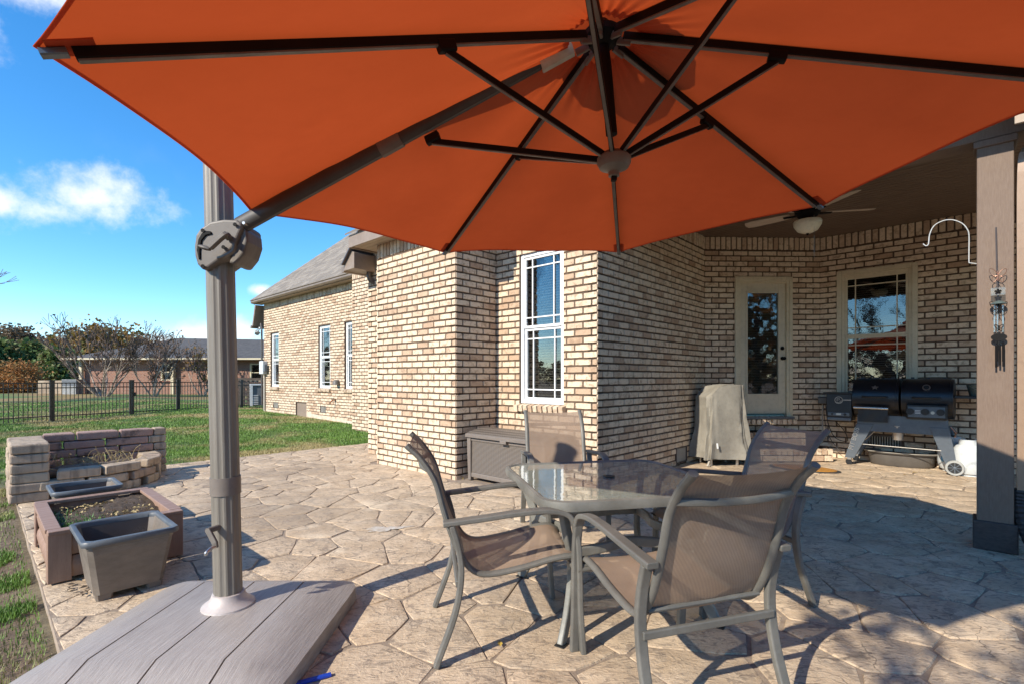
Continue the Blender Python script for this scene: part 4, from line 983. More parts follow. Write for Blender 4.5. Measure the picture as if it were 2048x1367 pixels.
qs = [v.dot(E1) for v in a]
pot((qs[0]+qs[3])/2, (qs[1]+qs[2])/2, bp1+.06, bp1+.54, .36, 'grey plastic planter box tucked between the raised bed and the block fire pit')
# fire pit
fq, fp = G(36, 1018).dot(E1), G(36, 1018).dot(E2)
pit = plot_empty('fire_pit', 0, 0, 'fire pit of stacked tan retaining wall blocks', 'fire pit')
BHt = .098
def blockm(l, d, h_, taper=.9):
    r_ = lambda: random.uniform(-.007, .007); m_ = MB()
    vs = [Vector((sx*l/2*(1 if sy < 0 else taper)+r_(), sy*d/2+r_(), sz*h_/2+r_()*.4)) for sz in (-1, 1) for sy in (-1, 1) for sx in (-1, 1)]
    return m_.add(vs, [(0, 2, 3, 1), (4, 5, 7, 6), (0, 1, 5, 4), (2, 6, 7, 3), (0, 4, 6, 2), (1, 3, 7, 5)])
def lay(q, p, z, l, d, ang, mat='block'):
    o = blockm(l-.008, d, BHt-.005).build('block', mat, pit, bev=.016, seg=2); o.location = (q, p, z+BHt/2); o.rotation_euler = (0, 0, ang+random.uniform(-.02, .02))
    return o
QA, PA = .20, max(6.9, min(7.3, fp))
PB_ = PA+1.02
for r in range(6):          # side wall running back, its near end is the pillar
    off = 0 if r % 2 else .0
    lens = [.24, .40, .38] if r % 2 else [.36, .40, .26]; y = PA
    for l in lens: lay(QA+.14+random.uniform(-.006, .006), y+l/2, r*BHt, l, .29, R(90)); y += l
for r in range(6):          # back wall, burnt faces
    x = QA+.29; lens = [.30, .42, .36, .14] if r % 2 else [.18, .40, .44, .20]
    for i, l in enumerate(lens): lay(x+l/2, PB_+.10+r*.006, r*BHt, l, .22, 0, 'burnt_block' if r > 0 and i < 3 else 'block'); x += l
FP_ = smoothpath([(QA+.30, PA+.10, 0), (QA+.72, PA+.09, 0), (QA+.98, PA+.20, 0), (QA+1.20, PA+.46, 0), (QA+1.28, PA+.78, 0), (QA+1.26, PB_+.08, 0)], 10)
for r in range(3):
    acc = 0; nxt = .19 if r % 2 == 0 else .06; 
    for i in range(1, len(FP_)):
        a, b = FP_[i-1], FP_[i]; sl_ = (b-a).length; acc += sl_
        if acc >= nxt:
            t_ = (b-a).normalized(); l = .37 if i < 26 else .26
            lay(b.x, b.y, r*BHt, l, .20, math.atan2(t_.y, t_.x)); nxt += l
ash = MB().prism([(QA+.2, PA+.15), (QA+1.1, PA+.2), (QA+1.2, PB_), (QA+.2, PB_)], 0, .16).build('ash_bed', 'soil', pit)
for (q, p, rz, l, r_) in ((QA+.62, PA+.42, .25, .75, .06), (QA+.78, PA+.62, .05, .6, .05)):
    lg = empty('log', HP(p, q, .16+r_), HROT+rz); bpy.data.objects.remove(lg)
    lg = MB().tube(smoothpath([(-l/2, 0, 0), (-l/5, .015, .01), (l/5, -.01, 0), (l/2, .01, .015)], 4), r_, 10, up=(0, 0, 1), scale=[1+random.uniform(-.12, .12) for _ in range(13)]).build('log', 'bark', smooth=True, sharp=60)
    lg.location = HP(p, q, .16+r_); lg.rotation_euler = (0, 0, HROT+rz); tag(lg, 'longer split log lying along the front of the fire pit' if r_ > .055 else 'shorter log lying at the back of the fire pit', 'log')
tw = MB()
for _ in range(70):
    q, p = random.uniform(QA+.3, QA+1.12), random.uniform(PA+.3, PB_-.02); c = HP(p, q, .17); a_ = random.uniform(0, 6.28); l = random.uniform(.08, .28)
    tw.tube(smoothpath([c, c+Vector((math.cos(a_)*l*.4, math.sin(a_)*l*.4, random.uniform(.04, .22))), c+Vector((math.cos(a_)*l, math.sin(a_)*l, random.uniform(.02, .26)))], 3), .0028, 4)
tag(tw.build('dry_stalks', 'straw'), 'tangle of dry straw stalks sprouting inside the fire pit', 'stalks', kind='stuff')
# ================================================================ STORAGE BOX
t = NT('weave'); mp = t.n.new('ShaderNodeMapping'); t.l.new(t.tc.outputs['Object'], mp.inputs[0])
w1 = t.n.new('ShaderNodeTexWave'); w1.inputs['Scale'].default_value = 11; w1.bands_direction = 'Y'; t.l.new(mp.outputs[0], w1.inputs[0])
w2 = t.n.new('ShaderNodeTexWave'); w2.inputs['Scale'].default_value = 22; w2.bands_direction = 'Z'; w2.inputs['Phase Offset'].default_value = 1; t.l.new(mp.outputs[0], w2.inputs[0])
w3 = t.n.new('ShaderNodeTexWave'); w3.inputs['Scale'].default_value = 11; w3.bands_direction = 'X'; t.l.new(mp.outputs[0], w3.inputs[0])
hgt = t.math('MULTIPLY', t.math('MAXIMUM', w1.outputs['Fac'], w3.outputs['Fac']), w2.outputs['Fac'])
t.bump(hgt, .9, .006); c = t.mix(t.ramp(hgt, .1, .5), (.075, .060, .048), (.185, .155, .128)); t.done(c, .5)
bxq, bxp = 4.09, 4.54
box = plot_empty('storage_box', bxq, bxp, 'brown woven resin storage box beneath the tall white window', 'storage box')
BWd, BDp, BHh = 1.22, .54, .60     # along -p, along +q
def bq(c, d, name, mat, par=box, bev=.006): return B(name, mat, par, (c[1], -c[0], c[2]), (d[1], d[0], d[2]), bev=bev)
body = bq((BWd/2, BDp/2, .285), (BWd-.06, BDp-.04, .47), 'front_panel', 'weave')
for x in (.025, BWd-.025):
    for y in (.03, BDp-.03):
        mb = MB().rings([[Vector((y+dy*k, -x+dx*k, z)) for dx, dy in ((-.03, -.035), (.03, -.035), (.03, .035), (-.03, .035))] for z, k in ((0, .85), (.05, .8), (.30, 1.0), (.50, 1.08), (.53, 1.0))]); mb.build('corner_leg', 'box_trim', box, bev=.006)
bq((BWd/2, .02, .065), (BWd-.10, .02, .05), 'base_rail', 'box_trim'); bq((BWd/2, .016, .50), (BWd-.10, .02, .03), 'top_rail', 'box_trim')
lid = MB(); pr = [(-.02, .525), (-.02, .57), (.03, .592), (.16, .615), (BDp/2, .625), (BDp-.12, .615), (BDp+.005, .585), (BDp+.005, .525)]
lid.rings([[Vector((a_, -x, z)) for a_, z in pr] for x in (-.015, BWd+.015)]); ld = lid.build('lid', 'weave', box, bev=.006)
bq((BWd/2, -.024, .548), (BWd+.034, .012, .045), 'lid_edge', 'box_trim', ld); bq((BWd*.52, -.03, .515), (.10, .02, .04), 'latch', 'box_trim', ld)
# ================================================================ COVERED GRILL (cloth cover)
cg = Vector((.4205*7.22, 7.22, 0)); cov = empty('grill_cover', cg, R(8), 'small barbecue shrouded in a grey green fabric cover', 'cover')
mb = MB(); nr, na = 26, 64
for i in range(nr+1):
    z = .10+(1.15-.10)*i/nr; k = i/nr
    for j in range(na):
        a_ = 2*math.pi*j/na; hx = .325-.045*k+.03*(1-k)**3; hy = .25-.03*k
        if k > .72: hx = .325-.045*k
        c_, s_ = math.cos(a_), math.sin(a_); pw = .34
        x = hx*math.copysign(abs(c_)**pw, c_); y = hy*math.copysign(abs(s_)**pw, s_)
        f_ = (.022*math.sin(9*a_+2.2*k)+.016*math.sin(19*a_+5*k+1)+.018*math.sin(5*a_-4*k))*(1.0-.72*k)
        f_ += .006*math.sin(40*k+7*a_)*math.exp(-((k-.12)/.1)**2)
        f_ -= .035*max(0, 1-abs(k-.45)/.5)*max(0, -c_)**2
        r_ = 1+f_/.28
        x, y = x*r_, y*r_
        if k > .70 and x < -.10: z_ = z-.16*((k-.70)/.30)*min(1, (-x-.10)/.16)
        else: z_ = z
        mb.v.append((x, y, z_+(.012*math.sin(6*a_+.5) if i == 0 else 0)))
mb.f = [(i*na+j, i*na+(j+1) % na, (i+1)*na+(j+1) % na, (i+1)*na+j) for i in range(nr) for j in range(na)]
base_ = len(mb.v); mb.v.append((0.03, 0, 1.165)); mb.f += [(nr*na+j, nr*na+(j+1) % na, base_) for j in range(na)]; mb.t = [0.0]*len(mb.v)
cvo = mb.build('cloth', 'cover_cloth', cov, smooth=True, sharp=60)
MB().tube(smoothpath([(-.12, -.21, 1.165), (-.02, -.225, 1.148), (.08, -.21, 1.165)], 4), .006, 6).build('handle', 'cover_cloth', cov)
B('care_tag', 'white_vinyl', cov, (-.20, -.283, .30), (.025, .003, .075), Matrix.Rotation(R(-8), 3, 'Y'))
for x in (-.22, .18):
    for y in (-.15, .15): MB().tube([(x, y, .0), (x, y, .12)], .022, 10).build('wheel_leg', 'steel', cov)
MB().tube([(-.27, -.20, .09), (-.33, -.25, .012)], .014, 8).build('strap', 'conduit_grey', cov)
# ================================================================ PELLET / GAS GRILL
gl0, gl1 = G(1697, 926), G(1900, 952); gdir = (gl1-gl0).normalized(); gang = R(-45)
gc = gl0+(gl1-gl0)*.5
gr = empty('barbecue_grill', gc, gang, 'large black double barrel barbecue on grey legs against the porch wall', 'grill')
gd = Vector((math.cos(gang), math.sin(gang), 0))
def gxf(px, zpx=None):    # local x of the vertical line through a pixel column, in the grill's front plane (y=0)
    d = (px-1024)/FPX; # gc + gd*s : X/Y = d
    return (d*gc.y-gc.x)/(gd.x-d*gd.y)
def gz(px, py):
    s_ = gxf(px); Y = gc.y+gd.y*s_; return CAM_H+(HORIZON-py)/FPX*Y
xL, xM0, xM1, xR = gxf(1703), gxf(1796), gxf(1801), gxf(1906)
zt_, zb_ = 1.235, .70; zc = (zt_+zb_)/2; rr = (zt_-zb_)/2; yc = .30
def barrel(x0, x1, lid_name):
    prof = [(math.cos(a_)*rr*1.02, math.sin(a_)*rr) for a_ in [2*math.pi*k/28 for k in range(28)]]
    bd = MB().rings([[Vector((x, yc+a_, zc+b_)) for a_, b_ in prof] for x in (x0, x1)]).build('barrel', 'black_paint', gr, smooth=True, sharp=50)
    lidp = [(math.cos(a_)*(rr*1.02+.008), math.sin(a_)*(rr+.008)) for a_ in [R(80)+R(125)*k/12 for k in range(13)]]+[(math.cos(a_)*(rr*1.02-.004), math.sin(a_)*(rr-.004)) for a_ in [R(205)-R(125)*k/12 for k in range(13)]]
    ld_ = MB().rings([[Vector((x, yc+a_, zc+b_)) for a_, b_ in lidp] for x in (x0+.03, x1-.03)]).build('lid', 'black_paint', bd, smooth=True, sharp=50)
    hx = (x0+x1)/2; hz = zc+.02; hy = yc-rr*1.02-.045
    hd = MB().tube(smoothpath([(hx-.14, hy+.045, hz), (hx-.12, hy, hz), (hx, hy-.006, hz), (hx+.12, hy, hz), (hx+.14, hy+.045, hz)], 4), .013, 8).build('handle', 'black_plastic', ld_, smooth=True)
    for s in (-.13, .13): MB().tube([(hx+s, hy+.05, hz), (hx+s, hy+.005, hz)], .017, 8).build('handle_post', 'black_plastic', ld_)
    for s in (-.17, 0, .17): B('stop', 'black_paint', bd, (hx+s, yc+.02, zt_+.012), (.035, .05, .03), bev=.003)
    return bd, ld_
bL, lL = barrel(xL, xM0, 'l'); bR, lR = barrel(xM1, xR, 'r')
def disc(par, c, r, d, mat, name, n=20, tilt=0):
    o = MB().lathe([(r*.9, 0), (r, d*.4), (r, d), (r*.2, d)], n=n).build(name, mat, par, smooth=True); o.location = c; o.rotation_euler = (R(90)+tilt, 0, 0); return o
bz_ = zc+.15; by_ = yc-math.sqrt(max(.001, 1-(.15/rr)**2))*rr*1.02-.010
thm = disc(lR, ((xM1+xR)/2, by_, bz_), .042, .02, 'steel', 'thermometer', tilt=-R(30)); disc(lR, ((xM1+xR)/2, by_-.015, bz_+.008), .03, .008, 'black_plastic', 'dial', tilt=-R(30))
st_ = MB(); pts = []
for k in range(10): a_ = R(90+36*k); q_ = .036 if k % 2 == 0 else .018; pts.append((q_*math.cos(a_)*1.2, q_*math.sin(a_)))
o = st_.prism(pts, 0, .006).build('badge', 'steel', lL); o.location = ((xL+xM0)/2, by_, bz_); o.rotation_euler = (R(60), 0, 0)
# hopper box on the left
hx0, hx1 = gxf(1651), xL-.006; hz1 = gz(1675, 785); hz0 = gz(1675, 832)
hop = MB().box(((hx0+hx1)/2, .22, (hz0+hz1)/2-.01), (hx1-hx0, .36, hz1-hz0)).build('hopper', 'black_paint', gr, bev=.008)
B('hopper_lid', 'black_paint', hop, ((hx0+hx1)/2-.01, .21, hz1), (hx1-hx0+.05, .40, .018), bev=.005)
B('hopper_base', 'grill_grey', hop, ((hx0+hx1)/2, .21, hz0-.035), (hx1-hx0-.02, .33, .05), bev=.01)
ctl = B('control_strip', 'grill_grey', hop, ((hx0+hx1)/2, .036, hz0+.035), (hx1-hx0-.05, .012, .05), bev=.003)
for k, (dx, r_) in enumerate(((-.08, .014), (.08, .017))): disc(ctl, ((hx0+hx1)/2+dx, .032, hz0+.035), r_, .016, 'black_plastic', 'knob')
B('display', 'steel', ctl, ((hx0+hx1)/2, .028, hz0+.037), (.06, .006, .025))
em = disc(hop, ((hx0+hx1)/2+.0, .042, (hz0+hz1)/2+.07), .052, .005, 'conduit_grey', 'emblem', 24); disc(em, (0, 0, .003), .043, .004, 'black_paint', 'emblem_field', 24).rotation_euler = (0, 0, 0)
for (x0, z0, x1, z1) in ((-.02, -.02, -.02, .025), (-.02, .025, .01, .025), (.01, .025, .01, .003), (.01, .003, -.02, .003), (.012, -.02, .03, -.02), (.03, -.02, .03, .0), (-.045, -.035, .045, -.035), (-.03, -.045, .03, -.045)):
    MB().bar([(x0, z0, .008), (x1, z1, .008)], .006, .003).build('emblem_stroke', 'conduit_grey', em)
B('hopper_handle', 'steel', hop, (hx1-.05, .02, (hz0+hz1)/2+.075), (.10, .012, .012), bev=.003); B('dump_lever', 'black_plastic', hop, (hx0-.035, .2, hz0+.10), (.07, .02, .015))
# apron and legs
ax0, ax1 = gxf(1712), gxf(1898); az1, az0 = zb_+.03, gz(1800, 846)+0
az0 = .50; ff = .045
ap = MB().hexa([Vector((ax0, ff, az0)), Vector((ax1, ff, az0)), Vector((ax1, ff+.012, az0)), Vector((ax0, ff+.012, az0))], [Vector((ax0+.01, ff, az1)), Vector((ax1-.01, ff, az1)), Vector((ax1-.01, ff+.012, az1)), Vector((ax0+.01, ff+.012, az1))]).build('apron', 'grill_grey', gr, bev=.003)
for s, (tx0, tx1, bx0, bx1) in ((-1, (ax0-.002, ax0+.20, gxf(1688), gxf(1707))), (1, (ax1-.20, ax1+.002, gxf(1892), gxf(1915)))):
    for y in (ff-.008, .50):
        lg = MB().hexa([Vector((bx0, y, .10)), Vector((bx1, y, .10)), Vector((bx1, y+.035, .10)), Vector((bx0, y+.035, .10))], [Vector((tx0, y, az0+.1)), Vector((tx1, y, az0+.1)), Vector((tx1, y+.035, az0+.1)), Vector((tx0, y+.035, az0+.1))]).build('leg', 'grill_grey', gr, bev=.005)
        if s < 0:
            cs = MB().lathe([(.038, -.014), (.040, 0), (.038, .014)], n=18).build('caster', 'black_plastic', lg, smooth=True); cs.location = ((bx0+bx1)/2-.01, y+.02, .040); cs.rotation_euler = (R(90), 0, R(25)); B('caster_fork', 'steel', lg, ((bx0+bx1)/2, y+.02, .088), (.05, .045, .028))
        else:
            wx = (bx0+bx1)/2+.03; wy = y-.035 if y < .2 else y+.07
            tyre = MB().lathe([(.072, -.022), (.092, -.020), (.098, -.008), (.098, .008), (.092, .020), (.072, .022)], n=28); n_ = 28; tyre = MB().rings([[Vector((r_*math.cos(2*math.pi*k/28), r_*math.sin(2*math.pi*k/28), z)) for k in range(28)] for r_, z in ((.070, -.022), (.092, -.022), (.098, -.010), (.098, .010), (.092, .022), (.070, .022), (.070, -.022))], cap=False)
            wh = tyre.build('wheel', 'grey_rubber', lg, smooth=True); wh.location = (wx, wy, .099); wh.rotation_euler = (R(90), 0, 0)
            MB().lathe([(.071, -.012), (.071, .012)], n=28).build('rim_disc', 'black_plastic', wh)
            for k in range(8): a_ = 2*math.pi*k/8; MB().bar([(math.cos(a_)*.015, math.sin(a_)*.015, .014), (math.cos(a_)*.07, math.sin(a_)*.07, .014)], .012, .012).build('spoke', 'grill_grey', wh)
            MB().lathe([(.018, .010), (.016, .024), (.006, .026)], n=14).build('axle_cap', 'grill_grey', wh)
MB().tube([(gxf(1716), .06, gz(1716, 887)), (gxf(1882), .04, gz(1882, 901))], .006, 6).build('tie_rod', 'steel', gr)
MB().tube([(gxf(1722), .12, .34), (gxf(1762), .14, gz(1762, 848))], .007, 6).build('tie_rod', 'steel', gr)
# control panel with three knobs
kx0, kx1 = gxf(1812), gxf(1896); kz1, kz0 = gz(1855, 808), gz(1855, 838)
cp_ = B('control_panel', 'black_plastic', gr, ((kx0+kx1)/2, .0, (kz0+kz1)/2), (kx1-kx0, .06, kz1-kz0), bev=.02, seg=3)
B('panel_face', 'grill_grey', cp_, ((kx0+kx1)/2, -.031, (kz0+kz1)/2), (kx1-kx0-.05, .004, kz1-kz0-.06), bev=.001)
for px in (1821, 1851, 1882): disc(cp_, (gxf(px), -.032, (kz0+kz1)/2+.004), .042, .035, 'black_plastic', 'knob', 18)
disc(cp_, (gxf(1866), -.034, (kz0+kz1)/2-.005), .020, .012, 'steel', 'igniter', 14)
for k in range(3): B('legend', 'white_vinyl', cp_, (gxf(1836), -.034, (kz0+kz1)/2+.018-k*.018), (.055, .002, .006))
# rolled mat over the front rail, hanging black cloth
rx0, rx1 = gxf(1708), gxf(1777)
MB().tube([(rx0, -.02, gz(1742, 814)), (rx1, -.02, gz(1777, 816))], .020, 12).build('front_rail', 'steel', gr, smooth=True)
mb = MB(); mx0, mx1 = gxf(1717), gxf(1776)
for i in range(9):
    for j in range(13):
        z = gz(1742, 818)-.17*i/8; x = mx0+(mx1-mx0)*j/12; mb.v.append((x, -.025+.006*math.sin(j*.9+i*.4)*i/8, z))
mb.f = [(i*13+j, i*13+j+1, (i+1)*13+j+1, (i+1)*13+j) for i in range(8) for j in range(12)]; mb.t = [0.0]*len(mb.v)
mb.build('hanging_cloth', 'black_plastic', gr, smooth=True)
# grease bucket, cord, right hand shelf
gb = (gxf(1793), .12, 0); zb0, zb1 = gz(1793, 880), gz(1793, 852)
MB().lathe([(.058, zb0), (.078, zb1), (.082, zb1), (.082, zb1+.006), (.075, zb1), (.054, zb0+.01)], (gb[0], gb[1], 0), 20).build('grease_bucket', 'steel', gr, smooth=True)
MB().tube(smoothpath([(gb[0]-.08, gb[1], zb1), (gb[0], gb[1]-.01, zb1+.05), (gb[0]+.08, gb[1], zb1)], 4), .003, 5).build('bucket_bail', 'steel', gr)
shx0, shx1 = xR+.004, xR+.38
B('side_shelf', 'black_paint', gr, ((shx0+shx1)/2, .28, gz(1930, 794)), (shx1-shx0, .36, .035), bev=.006); SHZ = gz(1930, 794)+.018
MB().tube([(xR-.02, .05, .62), (xR+.03, .03, .55), (xR+.02, .02, .49)], .012, 8).build('gas_valve', 'copper', gr)
# cut letters down the left leg
tcu = bpy.data.curves.new('lettering', 'FONT'); tcu.body = 'PIT BOSS'; tcu.size = .085; tcu.extrude = .003; tcu.align_x = 'CENTER'
tmp = bpy.data.objects.new('lettering', tcu); COL.objects.link(tmp); bpy.context.view_layer.update()
me = bpy.data.meshes.new_from_object(tmp.evaluated_get(bpy.context.evaluated_depsgraph_get())); bpy.data.objects.remove(tmp)
lt = bpy.data.objects.new('lettering', me); COL.objects.link(lt); lt.parent = gr; me.materials.append(M['steel'])
lx0 = (gxf(1698)+gxf(1718))/2
lt.location = (lx0+.02, ff-.012, .375); lt.rotation_euler = (R(90), -R(76), 0)
# bucket on the shelf
bk = gr.matrix_basis if False else None
gM = Matrix.Translation(gc) @ Matrix.Rotation(gang, 4, 'Z')
bc = gM @ Vector((xR+.22, .24, SHZ)); bkt = empty('metal_bucket', bc, 0, 'small dark green metal bucket on the side shelf of the barbecue', 'bucket')
MB().lathe([(.075, 0), (.105, .135), (.110, .14), (.110, .146), (.100, .14), (.070, .006)], n=24).build('pail', 'galvanised', bkt, smooth=True)
MB().tube(smoothpath([(-.105, 0, .13), (-.06, -.10, .06), (0, -.118, .045), (.06, -.10, .06), (.105, 0, .13)], 4), .0028, 5).build('bail', 'steel', bkt)
# ================================================================ gas bottles, tub, mat
def tank(c, label):
    o = empty('gas_bottle', c, random.uniform(0, 3), label, 'gas bottle', 'gas bottles beside the barbecue')
    MB().lathe([(.085, .02), (.13, .035), (.152, .09), (.156, .13), (.156, .30), (.150, .34), (.12, .385), (.06, .41), (.03, .415)], n=32).build('body', 'tank_white', o, smooth=True)
    MB().lathe([(.105, 0), (.105, .045), (.100, .045), (.100, 0)], n=28).build('foot_ring', 'tank_white', o, smooth=True)
    mb = MB(); 
    for k in range(18):
        pass
    ring = MB().rings([[Vector((r_*math.cos(R(25)+R(310)*k/26), r_*math.sin(R(25)+R(310)*k/26), z)) for k in range(27)] for r_, z in ((.088, .385), (.088, .465), (.094, .465), (.094, .38))], closed=False, cap=False); ring.build('collar', 'tank_white', o, smooth=True)
    MB().lathe([(.014, .41), (.014, .46), (.028, .462), (.028, .48), (.01, .482)], n=14).build('valve', 'black_plastic', o)
    return o
t1_ = tank(G(1937, 950), 'white gas bottle standing close beside the wheel of the barbecue, front of the pair')
t2_ = tank(G(1937, 950)+E1*.30+E2*.16, 'white gas bottle with a blue label, behind the front bottle')
lb = MB().rings([[Vector((.1575*math.cos(R(-150)+R(120)*k/16), .1575*math.sin(R(-150)+R(120)*k/16), z)) for k in range(17)] for z in (.13, .28)], closed=False, cap=False).build('label_wrap', 'label_blue', t2_, smooth=True); t2_.rotation_euler = (0, 0, R(-30))
tc_ = G(1802, 930); tubo = empty('plastic_tub', tc_, R(-38), 'oval dark plastic tub on the ground under the barbecue', 'tub')
def oval(a, b, z, n=40): return [Vector((a*math.cos(2*math.pi*k/n), b*math.sin(2*math.pi*k/n), z)) for k in range(n)]
MB().rings([oval(.33, .17, 0), oval(.36, .195, .03), oval(.385, .215, .17), oval(.43, .25, .185), oval(.435, .255, .20), oval(.425, .245, .208), oval(.375, .205, .195), oval(.345, .185, .02)]).build('basin', 'tub', tubo, smooth=True)
MB().rings([oval(.432, .252, .2065), oval(.437, .257, .206), oval(.437, .257, .2005), oval(.432, .252, .2000)], cap=False).build('rim_edge', 'conduit_grey', tubo, smooth=True)
mc = G(1608, 937); mato = empty('door_mat', mc, R(-40), 'oval orange coir mat with a dark rim at the foot of the brick step', 'mat')
MB().rings([oval(.43, .24, 0), oval(.43, .24, .012), oval(.37, .19, .016)]).build('rim', 'mat_rim', mato); MB().rings([oval(.385, .20, .008), oval(.385, .20, .024), oval(.34, .17, .030), oval(.1, .05, .030)]).build('pile', 'mat_orange', mato, smooth=True)
# ================================================================ outlet box, conduit and cord on the corner wall
oc = empty('outlet_box', (0, 0, 0), HROT, 'weatherproof outlet box on the brick corner with a drooping cord', 'outlet')
ob = B('box', 'utility_box', oc, (9.05, 1.68, .90), (.10, .16, .11), bev=.008); ob2 = B('cover', 'utility_box', oc, (8.995, 1.68, .90), (.03, .15, .10), bev=.01)
MB().tube([(9.075, 1.71, .85), (9.075, 1.71, .25)], .011, 8).build('conduit', 'conduit_grey', oc)
hl = gM @ Vector((hx0+.05, .25, hz0-.06)); hl = Matrix.Rotation(-HROT, 4, 'Z') @ hl
MB().tube(smoothpath([(9.02, 1.66, .85), (8.99, 1.62, .55), (8.94, 1.52, .34), (8.90, 1.36, .30), ((8.9+hl.x)/2, (1.25+hl.y)/2, .45), tuple(hl)], 6), .0055, 6).build('cord', 'cord_black', oc, smooth=True)
MB().tube(smoothpath([(9.02, 1.69, .85), (8.98, 1.64, .45), (8.92, 1.5, .20), (8.86, 1.35, .17), (8.85, 1.22, .35)], 6), .0045, 6).build('cord', 'cord_black', oc, smooth=True)
# ================================================================ ceiling fan
fc = AT(1615, 455, 5.43); fan = empty('ceiling_fan', (fc.x, fc.y, ZP), R(-30), 'five blade ceiling fan with frosted bowl light under the porch ceiling', 'ceiling fan')
dz = fc.z-ZP
MB().lathe([(.07, 0), (.07, -.03), (.02, -.05), (.014, -.06), (.014, dz+.28)], n=18).build('downrod', 'dark_metal', fan, smooth=True)
MB().lathe([(.03, dz+.30), (.10, dz+.27), (.125, dz+.22), (.125, dz+.15), (.09, dz+.11), (.06, dz+.08)], n=24).build('motor', 'dark_metal', fan, smooth=True)
bw_ = MB().lathe([(.135, dz+.07), (.140, dz+.06), (.135, dz+.02), (.10, dz-.035), (.05, dz-.06), (.008, dz-.068)], n=28).build('light_bowl', 'frosted_bowl', fan, smooth=True)
MB().lathe([(.014, dz-.066), (.012, dz-.08), (.004, dz-.088)], n=12).build('finial', 'dark_metal', bw_)
for k in range(5):
    a_ = 2*math.pi*k/5+.35; ir = MB().bar([(.08, 0, dz+.15), (.16, 0, dz+.145), (.24, 0, dz+.15)], .05, .010).build('blade_iron', 'dark_metal', fan); ir.rotation_euler = (0, 0, a_)
    pl = [(.17, -.05), (.30, -.062), (.58, -.072), (.645, -.06), (.66, 0), (.645, .06), (.58, .072), (.30, .062), (.17, .05)]
    b_ = MB().prism(pl, -.004, .004).build('blade', 'fan_blade', fan, bev=.002); b_.location = (0, 0, dz+.16); b_.rotation_euler = (R(12), 0, a_)
MB().tube([(.06, -.09, dz+.10), (.06, -.09, dz-.35)], .0018, 5).build('pull_chain', 'steel', fan)
# ================================================================ plant hook and wind chime on the porch post
pf = PQ-.097
def onq(px, py, q):
    d = (px-1024)/FPX; Y = q/(.680*d+.733); return Vector((d*Y, Y, CAM_H+(HORIZON-py)/FPX*Y))
hk = empty('plant_hook', onq(1956, 540, PQ), 0, 'white wire plant hook reaching from the porch post', 'hook'); H0 = onq(1956, 540, PQ)
path = [onq(x, y, PQ) for x, y in ((1954, 528), (1940, 526), (1938, 524), (1938, 500), (1938, 470), (1934, 458), (1924, 447), (1905, 440), (1886, 442), (1868, 452), (1859, 470), (1857, 488), (1852, 492), (1846, 488))]
sh(MB().tube(smoothpath(path, 3), .004, 8, up=(.68, .733, 0)), H0).build('rod', 'white_wire', hk, smooth=True)
pl_ = onq(1954.5, 538, PQ); sh(MB().box(pl_, (.006, .03, .09), rotz(HROT-R(90))), H0).build('plate', 'white_wire', hk)
wq = pf-.05; W0 = onq(1996, 520, wq); wc = empty('wind_chime', W0, 0, 'butterfly wind chime hanging against the brown porch post', 'wind chime')
P_ = lambda x, y, dq=0: onq(x, y, wq+dq)
sh(MB().bar([P_(1992, 455), P_(1993, 500), P_(1995, 585)], .010, .006, up=(0, 1, 0)), W0).build('hanger', 'downspout', wc)
def wings(cx_, cy, s, mat, name):
    b = MB()
    for sx in (-1, 1):
        for pts in (((0, 0), (sx*8, -10), (sx*17, -12), (sx*15, -3), (sx*6, 3)), ((0, 2), (sx*7, 3), (sx*12, 8), (sx*9, 15), (sx*3, 9))):
            b.tube(smoothpath([P_(cx_+x*s, cy+y*s, -.012) for x, y in pts]+[P_(cx_+pts[0][0]*s, cy+pts[0][1]*s, -.012)], 3), .0022, 5, up=(0, 1, 0))
    b.tube([P_(cx_, cy-8*s, -.014), P_(cx_, cy+12*s, -.014)], .004, 6, up=(0, 1, 0))
    return sh(b, W0).build(name, mat, wc)
wings(1996, 550, 1.0, 'copper', 'butterfly'); wings(1997, 616, 1.0, 'dark_metal', 'butterfly'); wings(1998, 655, .5, 'dark_metal', 'butterfly')
sh(MB().box(P_(1996, 583, -.005), (.075, .004, .055), rotz(HROT-R(90))), W0).build('glass_plate', 'chime_glass', wc)
fw_ = MB()
for k in range(5): a_ = R(72*k+90); c0 = P_(1996, 583, -.012); fw_.tube([c0, c0+Vector((math.cos(a_)*.018*E2.x, math.cos(a_)*.018*E2.y, math.sin(a_)*.018))], .006, 6, up=(0, 1, 0))
sh(fw_, W0).build('flower', 'dark_metal', wc)
tp_ = P_(1997, 605, -.0); sh(MB().lathe([(.045, -.012), (.035, .0), (.015, .010), (.004, .013)], tp_, 18), W0).build('dome', 'galvanised', wc, smooth=True)
for dx in (-8, -2, 9): sh(MB().tube([P_(1997+dx, 610), P_(1997+dx, 664)], .006, 8, up=(0, 1, 0)), W0).build('glass_tube', 'chime_glass', wc, smooth=True)
ds_ = P_(1998, 674); sh(MB().rings([[ds_+E2*(.042*math.cos(a_))*1.0+Vector((0, 0, .026*math.sin(a_)))+E1*dd for a_ in [2*math.pi*k/24 for k in range(24)]] for dd in (-.004, .004)]), W0).build('sail', 'dark_metal', wc)
for dx, y0, y1 in ((-6, 690, 734), (-3, 684, 722), (2, 690, 730), (8, 684, 722), (10, 688, 732)): sh(MB().tube([P_(1998+dx, y0), P_(1998+dx, y1)], .0055, 8, up=(0, 1, 0)), W0).build('chime_tube', 'dark_metal', wc, smooth=True)
sh(MB().tube([P_(1996, 585), P_(1997, 690)], .0012, 4, up=(0, 1, 0)), W0).build('cord', 'cord_black', wc)
